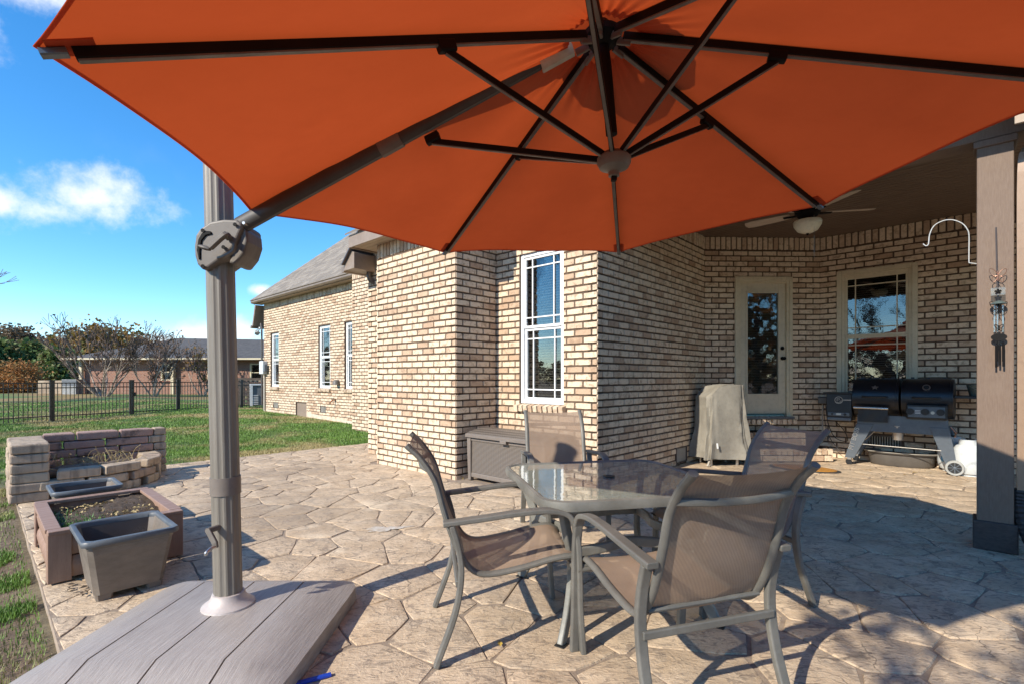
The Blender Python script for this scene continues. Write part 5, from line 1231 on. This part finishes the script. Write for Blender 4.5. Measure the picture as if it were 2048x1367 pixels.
# ================================================================ things on the far wing
fl0 = empty('floodlight', (0, 0, 0), HROT, 'twin bulb floodlight under the corner of the far eave', 'floodlight')
B('mount', 'white_vinyl', fl0, (6.95, 18.93, 3.06), (.10, .08, .05))
for s, c in ((-1, (6.80, 19.02, 2.95)), (1, (6.82, 18.80, 2.93))):
    o = MB().lathe([(.025, 0), (.04, .04), (.075, .14), (.075, .16), (.02, .16)], n=16).build('lamp', 'grey_rubber', fl0, smooth=True); o.location = c; o.rotation_euler = (R(150), s*R(35), 0)
    MB().tube([(6.95, 18.93, 3.06), c], .015, 6).build('stem', 'grey_rubber', fl0)
mt = empty('meter_box', (0, 0, 0), HROT, 'pale utility box and conduit on the corner of the wing', 'utility box')
B('box', 'ac_white', mt, (6.86, 18.45, 1.62), (.16, .34, .46), bev=.02); B('hub', 'ac_grey', mt, (6.84, 18.22, 1.60), (.12, .16, .26), bev=.02)
MB().tube([(6.90, 18.45, 1.4), (6.90, 18.45, .1)], .035, 8).build('conduit', 'conduit_grey', mt)
fau = empty('garden_tap', (0, 0, 0), HROT, 'garden tap low on the wall of the wing', 'tap')
MB().tube(smoothpath([(6.95, 13.35, .62), (6.84, 13.35, .62), (6.80, 13.38, .58), (6.80, 13.40, .50)], 4), .02, 8).build('spout', 'copper', fau); MB().lathe([(.05, 0), (.05, .015)], (6.84, 13.35, .66), 12).build('wheel', 'dark_metal', fau)
dv = empty('dryer_vent', (0, 0, 0), HROT, 'hooded vent on the wall between two windows of the wing', 'vent')
MB().lathe([(.05, 0), (.09, -.04), (.10, -.13)], (6.87, 13.18, 1.19), 14).build('hood', 'utility_box', dv, smooth=True); B('flange', 'utility_box', dv, (6.938, 13.26, 1.15), (.02, .26, .10))
# air conditioner and lattice screen
acp = G(512, 812); 
Cac = AT(519, 788, 20.3); 
ac = empty('air_conditioner', (Cac.x, Cac.y, 0.12), R(30), 'white outdoor air conditioner unit beside the lattice screen', 'air conditioner')
B('cabinet', 'ac_grey', ac, (0, 0, .42), (.62, .62, .80), bev=.02)
for k in range(11): B('louvre', 'ac_white', ac, (-.33, -.0, .08+k*.07), (.035, .64, .035)); 
for s in (-1, 1): B('corner_post', 'ac_white', ac, (s*.31, -.325, .43), (.10, .05, .84))
for k in range(6): B('louvre', 'ac_white', ac, (-.16, -.325, .08+k*.07), (.20, .03, .03))
B('top', 'ac_white', ac, (0, 0, .855), (.70, .70, .05), bev=.01)
lt_c = AT(496, 800, 21.5); lat = empty('lattice_screen', (lt_c.x, lt_c.y, .1), R(4), 'dark brown lattice screen behind the air conditioner', 'screen')
for k in range(7): B('slat', 'lattice_wood', lat, (-.55+k*.19, 0, .55), (.09, .02, 1.1))
for k in range(7): B('slat', 'lattice_wood', lat, (.02, -.022, .06+k*.17), (1.25, .02, .085))
B('cap', 'lattice_wood', lat, (.02, 0, 1.13), (1.3, .06, .05))
# ================================================================ small litter on the patio
bs = G(612, 1362); o = MB().box((0, 0, .008), (.16, .022, .012)).build('plastic_strip', 'blue_plastic', None, bev=.003); o.location = (bs.x+.02, bs.y, 0); o.rotation_euler = (0, 0, R(28)); tag(o, 'short bright blue plastic strip on the paving beside the umbrella base', 'strip')
mb = MB(); c0 = G(772, 1057); pts = []
for k in range(40): a_ = 2*math.pi*k/40; r_ = 1+.35*math.sin(3*a_+1)+.22*math.sin(7*a_)+random.uniform(-.15, .15); pts.append((.15*r_*math.cos(a_), .055*r_*math.sin(a_)))
o = mb.prism(pts, .0035, .0075).build('mineral_crust', 'mineral_stain'); o.location = (c0.x, c0.y, 0); o.rotation_euler = (0, 0, R(15)); tag(o, 'pale mineral crust spilt on the paving left of the chair', 'stain')
def leaf_scatter(name, mat, pts, size, label, cat):
    m_ = MB()
    for (x, y, z) in pts:
        a_ = random.uniform(0, 6.28); s_ = size*random.uniform(.6, 1.3); Mx = Matrix.Rotation(a_, 3, 'Z') @ Matrix.Rotation(random.uniform(-.5, .5), 3, 'X')
        m_.add([Vector((x, y, z+.008))+Mx @ Vector(v) for v in ((-s_, 0, 0), (-.3*s_, -.45*s_, .15*s_), (s_, 0, 0), (-.3*s_, .45*s_, .15*s_))], [(0, 1, 2, 3)], random.random())
    return tag(m_.build(name, mat, kind='stuff'), label, cat)
pp = [(*(E2*random.uniform(2.5, 5.2)+E1*random.uniform(-2.2, .2)).to_2d(), -.10) for _ in range(520)]
leaf_scatter('leaf_litter', 'pale_leaf', pp, .017, 'dry leaf litter scattered on the bare dirt strip', 'leaves')
pp = [(*(E2*random.uniform(2.5, 5.2)+E1*random.uniform(-1.2, .15)).to_2d(), -.10) for _ in range(26)]+[(*G(x, y).to_2d(), .004) for x, y in ((1830, 945), (1840, 938), (1850, 941), (1862, 946), (1810, 950), (1740, 940), (1000, 1290), (925, 957))]
leaf_scatter('fallen_leaves', 'yellow_leaf', pp, .028, 'scattered yellow fallen leaves on dirt and paving', 'leaves')
pp = [(*(E2*random.uniform(3.7, 4.25)+E1*random.uniform(.35, .7)).to_2d(), .004) for _ in range(60)]
leaf_scatter('garden_debris', 'soil', pp, .02, 'crumbs of soil spilt at the foot of the raised bed', 'debris')
mb = MB()
for _ in range(320):
    c = E2*random.uniform(2.2, 5.5)+E1*random.uniform(-1.8, .15); s_ = random.uniform(.006, .022); b0 = len(mb.v)
    mb.hexa([c+Vector((s_*math.cos(a_)*random.uniform(.7, 1.2), s_*math.sin(a_)*random.uniform(.7, 1.2), -.11)) for a_ in [R(60*k) for k in range(6)]], [c+Vector((.6*s_*math.cos(a_), .6*s_*math.sin(a_), -.10+s_*.7)) for a_ in [R(60*k) for k in range(6)]])
tag(mb.build('pebbles', 'block', kind='stuff'), 'small pale pebbles lying in the bare dirt strip', 'pebbles')
# ================================================================ FENCE
Pf = lambda x, y: AT(x, y, FPX*1.22/max(8, 1)) 
def fpt(px, hpx):
    Y = FPX*1.22/hpx; return Vector(((px-1024)/FPX*Y, Y, 0))
F0, F1 = fpt(104, 82), fpt(480, 59.5); FD = (F1-F0).normalized(); FH, FZ = 1.20, -.04
def fs_at(px):
    d = (px-1024)/FPX; return (d*F0.y-F0.x)/(FD.x-d*FD.y)
fz = math.atan2(FD.y, FD.x)
def fence_run(s0, s1, label, name='metal_fence', cat='fence', group=None, gatepost=False):
    o = empty(name, F0+FD*s0+Vector((0, 0, FZ)), fz, label, cat, group); L_ = s1-s0
    for z in (.16, 1.0, FH-.06): B('rail', 'fence_metal', o, (L_/2, 0, z), (L_-.07, .025, .03))
    n_ = max(1, round(L_/.105))
    pk = None
    for i in range(1, n_):
        if pk is None: pk = B('picket', 'fence_metal', o, (0, 0, .58), (.016, .016, 1.1)); pk.location.x = i*L_/n_
        else:
            c = pk.copy(); COL.objects.link(c); c.location.x = i*L_/n_
    for x in (0, L_):
        p = B('post', 'fence_metal', o, (x, 0, FH/2+.0), (.055, .055, FH)); B('cap', 'fence_metal', p, (x, 0, FH+.015), (.065, .065, .03))
    return o
sg0, sg1, sl0, sl_1 = fs_at(264.5), fs_at(356), fs_at(104), fs_at(0)
fence_run(sl_1-1.9, sl0-.03, 'black metal picket fence panel beyond the fire pit, far from the gate', group='fence panels'); fence_run(sl0+.03, sg0-.06, 'black metal picket fence panel joining the gate, behind the fire pit', group='fence panels')
gt = fence_run(sg0+.02, sg1-.03, 'black metal garden gate in the picket fence', 'garden_gate', 'gate')
B('latch', 'fence_metal', gt, (.05, -.04, .75), (.06, .05, .12)); B('hinge', 'fence_metal', gt, (sg1-sg0-.06, -.03, .9), (.06, .03, .05))
fence_run(sg1+.04, fs_at(482), 'black metal picket fence panel running from the gate toward the brick wing', group='fence panels'); fence_run(fs_at(482)+.06, fs_at(528)+.2, 'short black metal picket fence panel in front of the lattice screen', group='fence panels')
# ================================================================ NEIGHBOUR HOUSE
NY = 39.0
nh = empty('neighbour_house', (0, 0, 0), 0, 'long low red brick house with dark roof beyond the fence', 'house')
nx0, nx1 = (162-1024)/FPX*NY, (600-1024)/FPX*NY; ez = CAM_H+(HORIZON-716)/FPX*NY
wn_x = [(322, 346, 726, 760), (500, 527, 726, 762), (415, 432, 722, 760)]
ops = []
for (a, b, c, d) in wn_x: ops.append(((a-1024)/FPX*NY, (b-1024)/FPX*NY, CAM_H+(HORIZON-d)/FPX*NY, CAM_H+(HORIZON-c)/FPX*NY))
xs = sorted({nx0, nx1, *[v for o in ops for v in o[:2]]}); zs = sorted({-.3, ez, *[v for o in ops for v in o[2:]]}); mb = MB()
for i in range(len(xs)-1):
    for j in range(len(zs)-1):
        xm, zm = (xs[i]+xs[i+1])/2, (zs[j]+zs[j+1])/2
        if any(o[0] < xm < o[1] and o[2] < zm < o[3] for o in ops): continue
        mb.box((xm, NY+.1, zm), (xs[i+1]-xs[i], .2, zs[j+1]-zs[j]))
t = NT('far_brick'); bt = t.n.new('ShaderNodeTexBrick'); mp = t.n.new('ShaderNodeMapping'); mp.inputs['Rotation'].default_value = (R(90), 0, 0); t.l.new(t.tc.outputs['Object'], mp.inputs[0]); t.l.new(mp.outputs[0], bt.inputs['Vector'])
bt.inputs['Scale'].default_value = 2.2; bt.inputs['Color1'].default_value = (.30, .135, .085, 1); bt.inputs['Color2'].default_value = (.22, .10, .07, 1); bt.inputs['Mortar'].default_value = (.30, .22, .17, 1); bt.inputs['Mortar Size'].default_value = .03
t.done(bt.outputs[0], .9)
mb.build('wall', 'far_brick', nh); B('wall', 'far_brick', nh, (nx0+.12, NY+4.2, ez/2-.15), (.22, 8.0, ez+.3))
for o in ops:
    fr = MB(); w_, h_ = o[1]-o[0], o[3]-o[2]; c = ((o[0]+o[1])/2, NY+.03, (o[2]+o[3])/2)
    for s in (-1, 1): fr.box((c[0]+s*(w_/2-.05), c[1], c[2]), (.10, .12, h_)); fr.box((c[0], c[1], c[2]+s*(h_/2-.05)), (w_-.2, .12, .10))
    fr.box(c, (w_-.2, .10, .06)); wv_ = fr.build('window', 'cream_trim', nh)
    B('pane', 'window_glass', wv_, (c[0], NY+.10, c[2]), (w_-.15, .02, h_-.15)); B('room', 'interior', wv_, (c[0], NY+.9, c[2]), (w_+1, .02, h_+1))
    B('sill', 'red_brick', wv_, (c[0], NY-.04, o[2]-.06), (w_+.2, .18, .12))
for x in ((345+4-1024)/FPX*NY,): B('shutter', 'cream_trim', nh, (x, NY-.04, (ops[0][2]+ops[0][3])/2), (.25, .05, ops[0][3]-ops[0][2]))
rz_ = CAM_H+(HORIZON-676)/FPX*(NY+5.0); rzr = CAM_H+(HORIZON-690)/FPX*(NY+5)
rm = MB().add([(nx0-.9, NY-.8, ez-.05), (nx1, NY-.8, ez-.05), (nx1, NY+5, rz_-.2), (nx0+4.2, NY+5, rz_-.0), (nx0-.9, NY+10.5, ez-.05), (nx1, NY+10.5, ez-.05)], [(0, 1, 2, 3), (0, 3, 4), (3, 2, 5, 4)]).build('roof', 'dark_shingle', nh)
B('gutter', 'cream_trim', rm, ((nx0+nx1)/2-.4, NY-.83, ez-.06), (nx1-nx0+.9, .12, .13)); B('soffit', 'fascia', rm, ((nx0+nx1)/2-.3, NY-.36, ez-.1), (nx1-nx0+1, .8, .04))
for px in (168, 350, 420): B('porch_post', 'cream_trim', nh, ((px-1024)/FPX*NY, NY-.25, ez/2-.1), (.22, .22, ez+.1)) if px != 420 else None
# stone wall and cabinet by the neighbour's drive
sw = AT(106, 775, 40); o = MB().box((0, 0, .55), (2.0, .5, 1.2)).build('stone_wall', 'tan_stone', bev=.05); o.location = (sw.x, sw.y, -.1); tag(o, 'low tan stone wall beside the grey cabinet in the next yard', 'wall')
cbx = AT(145, 778, 38); o = empty('utility_cabinet', (cbx.x, cbx.y, -.05), .1, 'grey boxy utility cabinet at the end of the red brick house', 'cabinet'); B('cabinet', 'ac_grey', o, (0, 0, .6), (1.05, .7, 1.2), bev=.03); B('lower_panel', 'grey_rubber', o, (0, -.36, .38), (1.0, .03, .62))
# ================================================================ TREES
def branches(base, dirv, ln, rad, depth, rng, segs, tips, spread=.55, up=.15, kids=(2, 3), shrink=.74, crook=.12):
    p = Vector(base); d = Vector(dirv).normalized(); n_ = 3 if depth > 1 else 2; r0 = rad
    for i in range(n_):
        d2 = (d+Vector((rng.uniform(-crook, crook), rng.uniform(-crook, crook), rng.uniform(-crook, crook)+up*.3))).normalized(); q = p+d2*ln/n_; r1 = rad*(1-.35*(i+1)/n_)
        segs.append((p.copy(), q.copy(), r0, r1, depth)); p, d, r0 = q, d2, r1
        if depth > 0 and i < n_-1 and rng.random() < .55:
            a_ = Vector((rng.uniform(-1, 1), rng.uniform(-1, 1), rng.uniform(-.2, .8))); branches(p, d*.75+a_*spread*1.15, ln*shrink*.7, r1*.6, depth-1, rng, segs, tips, spread, up, kids, shrink, crook)
    if depth == 0: tips.append(p); return
    for _ in range(rng.randint(*kids)):
        a_ = Vector((rng.uniform(-1, 1), rng.uniform(-1, 1), rng.uniform(-.5, .9))); branches(p, d+a_*spread, ln*shrink*rng.uniform(.8, 1.1), r0*.72, depth-1, rng, segs, tips, spread, up, kids, shrink, crook)
def seg_mesh(segs, n=4, lim=None, minr=0):
    m_ = MB()
    for a, b, r0, r1, dep in segs:
        if lim and not lim(dep): continue
        t_ = (b-a).normalized(); s_ = t_.cross(Vector((0, 0, 1))); s_ = s_ if s_.length > 1e-3 else Vector((1, 0, 0)); s_.normalize(); q = s_.cross(t_)
        k = n if r0 > .02 else 3
        ra = [a+(s_*math.cos(2*math.pi*i/k)+q*math.sin(2*math.pi*i/k))*max(r0, minr) for i in range(k)]; rb = [b+(s_*math.cos(2*math.pi*i/k)+q*math.sin(2*math.pi*i/k))*max(r1, minr) for i in range(k)]
        m_.rings([ra, rb], True, False)
    return m_
def leaves(pts, n, sp, size, rng):
    m_ = MB()
    for _ in range(n):
        c = rng.choice(pts)+Vector((rng.gauss(0, sp), rng.gauss(0, sp), rng.gauss(0, sp*.8))); s_ = size*rng.uniform(.6, 1.4)
        Mx = Matrix.Rotation(rng.uniform(0, 6.28), 3, 'Z') @ Matrix.Rotation(rng.uniform(0, 3.14), 3, 'X') @ Matrix.Rotation(rng.uniform(0, 3.14), 3, 'Y')
        m_.add([c+Mx @ Vector(v) for v in ((-s_, -.6*s_, 0), (s_, -.6*s_, .2*s_), (s_, .6*s_, 0), (-s_, .6*s_, .2*s_))], [(0, 1, 2, 3)], rng.random())
    return m_
def local(m_, c): m_.v = [(x-c[0], y-c[1], z-c[2]) for x, y, z in m_.v]; return m_
def bare_tree(name, c, h, stems, depth, seed, label, mat='pale_bark', spread=.5, leafn=0, leafmat='dry_leaf', r0=.07, group=None, lean=.5, leafsize=.06, ln=None, minr=.012):
    rng = random.Random(seed); c = Vector(c); o = empty(name, c, 0, label, 'tree', group); segs, tips = [], []
    ln = ln or h*.27
    for k in range(stems):
        a_ = 2*math.pi*k/stems+rng.uniform(-.4, .4); branches(c+Vector((.08*math.cos(a_), .08*math.sin(a_), -.1)), Vector((math.cos(a_)*lean, math.sin(a_)*lean, 1)), ln, r0, depth, rng, segs, tips, spread)
    zt2 = max(s[1].z for s in segs)-c.z; k = h/zt2
    segs = [(c+(a-c)*k, c+(b-c)*k, r_0, r_1, d) for a, b, r_0, r_1, d in segs]; tips = [c+(p-c)*k for p in tips]
    local(seg_mesh(segs, 6, lambda d: d >= depth-1), c).build('trunk', mat, o, smooth=True)
    local(seg_mesh(segs, 4, lambda d: d < depth-1, minr), c).build('crown', 'twig', o)
    if leafn: local(leaves(tips, leafn, .10, leafsize, rng), c).build('foliage', leafmat, o)
    return o
m1, m2, m3 = G(208, 793), G(308, 792), G(405, 789)
bare_tree('crape_myrtle', m1, 5.3, 7, 4, 3, 'widest bare multi stemmed tree, pale trunks before the brick wall', spread=.55, leafn=260, lean=.95, minr=.016)
bare_tree('crape_myrtle', m2, 4.5, 5, 4, 8, 'bare bushy tree beside the dark window of the red brick house', spread=.6, leafn=320, lean=.6, r0=.06, minr=.016)
bare_tree('crape_myrtle', m3, 3.9, 4, 4, 12, 'smallest bare tree with ochre leaves, half hidden by the mast', spread=.6, leafn=420, leafmat='autumn_leaf', lean=.5, r0=.06, minr=.016)
bt_ = AT(-165, 800, 24); bare_tree('bare_tree', (bt_.x, bt_.y, -.05), 7.6, 2, 5, 21, 'tall bare tree with few twigs beyond the fence edge', spread=.55, leafn=120, lean=.45, r0=.12, minr=.012)
def leafy(name, px, base_y, Y, h, wd, mat, seed, label, n=2600, size=.28, conifer=False, group=None, low=.12):
    rng = random.Random(seed); c = Vector(((px-1024)/FPX*Y, Y, -.1)); o = empty(name, c, 0, label, 'tree' if h > 2.5 else 'bush', group)
    pts = []; segs = [(Vector((0, 0, 0)), Vector((0, 0, h*.55)), h*.022+.03, h*.012+.02, 3)]
    for k in range(70):
        f_ = rng.uniform(low, 1); rad = wd/2*((1-f_)*1.05+.05 if conifer else math.sqrt(max(.02, 1-((f_-.52)/.50)**2))); a_ = rng.uniform(0, 6.28); r_ = rad*rng.uniform(.35, 1)
        P = Vector((math.cos(a_)*r_, math.sin(a_)*r_, f_*h*.98)); pts.append(P)
        if k % 2 == 0: segs.append((Vector((0, 0, max(.1, P.z-r_*.8))), P, .05*h/8, .015*h/8, 1))
    seg_mesh(segs, 6).build('trunk', 'bark', o, smooth=True)
    leaves(pts, n, wd*.085, size, rng).build('crown', mat, o)
    return o
ET = 'trees beyond the neighbouring yard'
leafy('evergreen_tree', 10, 0, 52, 4.5, 6.5, 'evergreen_leaf', 31, 'dark evergreen tree at the back of the next yard, closest to the orange bush', 7000, .15, True, ET)
leafy('evergreen_tree', 62, 0, 55, 4.8, 5.5, 'evergreen_leaf', 32, 'pointed evergreen tree between two other dark evergreens', 7000, .15, True, ET)
leafy('evergreen_tree', 118, 0, 50, 4.0, 6.0, 'evergreen_leaf', 33, 'dark evergreen tree behind the stone wall and grey cabinet', 7000, .15, True, ET)
leafy('evergreen_tree', -40, 0, 50, 4.8, 6, 'evergreen_leaf', 34, 'dark evergreen tree at the very edge of the next yard', 5000, .15, True, ET)
leafy('oak_tree', 205, 0, 62, 7.2, 11, 'autumn_leaf', 35, 'rounded ochre autumn tree rising behind the red brick house', 11000, .17, False, ET)
leafy('oak_tree', 40, 0, 78, 8.6, 9, 'far_wood_leaf', 36, 'brown autumn tree standing tall behind the evergreens', 8000, .19, False, ET)
leafy('oak_tree', 95, 0, 85, 7.4, 10, 'far_wood_leaf', 37, 'hazy brown autumn tree between the tall brown tree and the ochre tree', 8000, .20, False, ET)
leafy('oak_tree', -30, 0, 82, 9, 10, 'far_wood_leaf', 38, 'brown autumn tree far behind, at the end of the tree line', 6000, .20, False, ET)
leafy('orange_bush', 22, 0, 43, 2.45, 4.6, 'orange_leaf', 39, 'round orange leaved bush beyond the fence', 6000, .075, False, None, .05)
# far tree line that closes the horizon
mb = MB(); rng = random.Random(5)
for k in range(20000):
    a_ = R(rng.uniform(0, 360)); d = rng.uniform(120, 175); hh = 7.5+2.5*math.sin(a_*23)+1.5*math.sin(a_*61+1); z = rng.uniform(-1, hh)
    s_ = rng.uniform(.5, 1.1); c = Vector((math.cos(a_)*d, math.sin(a_)*d, z)); Mx = Matrix.Rotation(rng.uniform(0, 6.28), 3, 'Z') @ Matrix.Rotation(rng.uniform(-1, 1), 3, 'X')
    mb.add([c+Mx @ Vector(v) for v in ((-s_, -s_, 0), (s_, -s_, 0), (s_, s_, 0), (-s_, s_, 0))], [(0, 1, 2, 3)], rng.random())
tag(mb.build('far_wood', 'far_wood_leaf', kind='stuff'), 'hazy brown belt of woods along the horizon', 'woods')
# trees of the garden behind the camera: they stand in the window reflections and dapple the paving
bare_tree('garden_tree', (-18, -15.5, -.1), 12, 3, 5, 51, 'tall bare garden tree mirrored in the porch window', 'bark', .55, 0, r0=.16, lean=.5, minr=.02)
bare_tree('garden_tree', (-24, -2, -.1), 11, 3, 5, 52, 'tall bare garden tree mirrored in the tall white window', 'bark', .55, 0, r0=.16, lean=.5, minr=.02)
def garden_oak(x, y, h, wd, mat, seed, label, n):
    o = leafy('garden_oak', 1024, 0, 10, h, wd, mat, seed, label, n, .16, False, None, .2); o.location = (x, y, -.1); return o
garden_oak(7.5, -11, 8.5, 7, 'autumn_leaf', 61, 'ochre autumn tree mirrored in the glass of the porch door', 3600)
garden_oak(14.5, -10, 9, 9, 'orange_leaf', 62, 'orange autumn tree mirrored in the glass of the porch door', 3000)
dp = bare_tree('dapple_tree', (-2.55, -3.25, -.1), 6.4, 2, 4, 63, 'young tree with thin yellow foliage whose shadow dapples the paving', 'bark', .30, 700, 'autumn_leaf', .05, None, .12, .05)
# ================================================================ GRASS
def grass(n, name):
    out_v = []; 
    k = 0; X, Y, Hh = [], [], []
    while k < n:
        m_ = n*2; yy = 2.0*np.exp(RNG.uniform(0, math.log(26/2.0), m_)); xx = yy*RNG.uniform(-1.35, -.22, m_)
        q = .680*xx+.733*yy; p = -.733*xx+.680*yy
        ok = ((q < PQ0-.03) | (p > PP1+.02)) & ~((q > 4.35) & (p < 7.4)) & ~((q > 6.25) & (p < 11.3)) & ~((q > 6.9) & (p < 18.7))
        strip = (q < PQ0) & (yy < 7)
        pn = np.sin(xx*5.1+1.3*np.sin(yy*3.3))*np.sin(yy*4.7+1.1*np.sin(xx*2.9))
        dens = np.where(strip, np.where(pn > .35, .9, .10), 1.0); ok &= RNG.random(m_) < dens
        X.append(xx[ok]); Y.append(yy[ok]); k += int(ok.sum())
    X = np.concatenate(X)[:n]; Y = np.concatenate(Y)[:n]
    Z = np.array([ground_h(a, b) for a, b in zip(X, Y)])
    a_ = RNG.uniform(0, 6.283, n); h_ = RNG.uniform(.018, .045, n)*np.clip(Y/9, .75, 1.1); wd = .0022+.0010*Y; le = RNG.uniform(-.8, .8, n)*h_
    dx, dy = np.cos(a_)*wd/2, np.sin(a_)*wd/2
    V = np.empty((n, 3, 3)); V[:, 0] = np.stack([X-dx, Y-dy, Z-.004], 1); V[:, 1] = np.stack([X+dx, Y+dy, Z-.004], 1); V[:, 2] = np.stack([X-np.sin(a_)*le, Y+np.cos(a_)*le, Z+h_], 1)
    me = bpy.data.meshes.new(name); me.vertices.add(3*n); me.vertices.foreach_set('co', V.reshape(-1)); me.loops.add(3*n); me.loops.foreach_set('vertex_index', np.arange(3*n, dtype=np.int32))
    me.polygons.add(n); me.polygons.foreach_set('loop_start', np.arange(0, 3*n, 3, dtype=np.int32)); me.update(); me.validate(); me.materials.append(M['grass'])
    o = bpy.data.objects.new(name, me); COL.objects.link(o); return tag(o, 'short lawn grass with straw coloured patches', 'grass', kind='stuff')
grass(300000, 'grass')
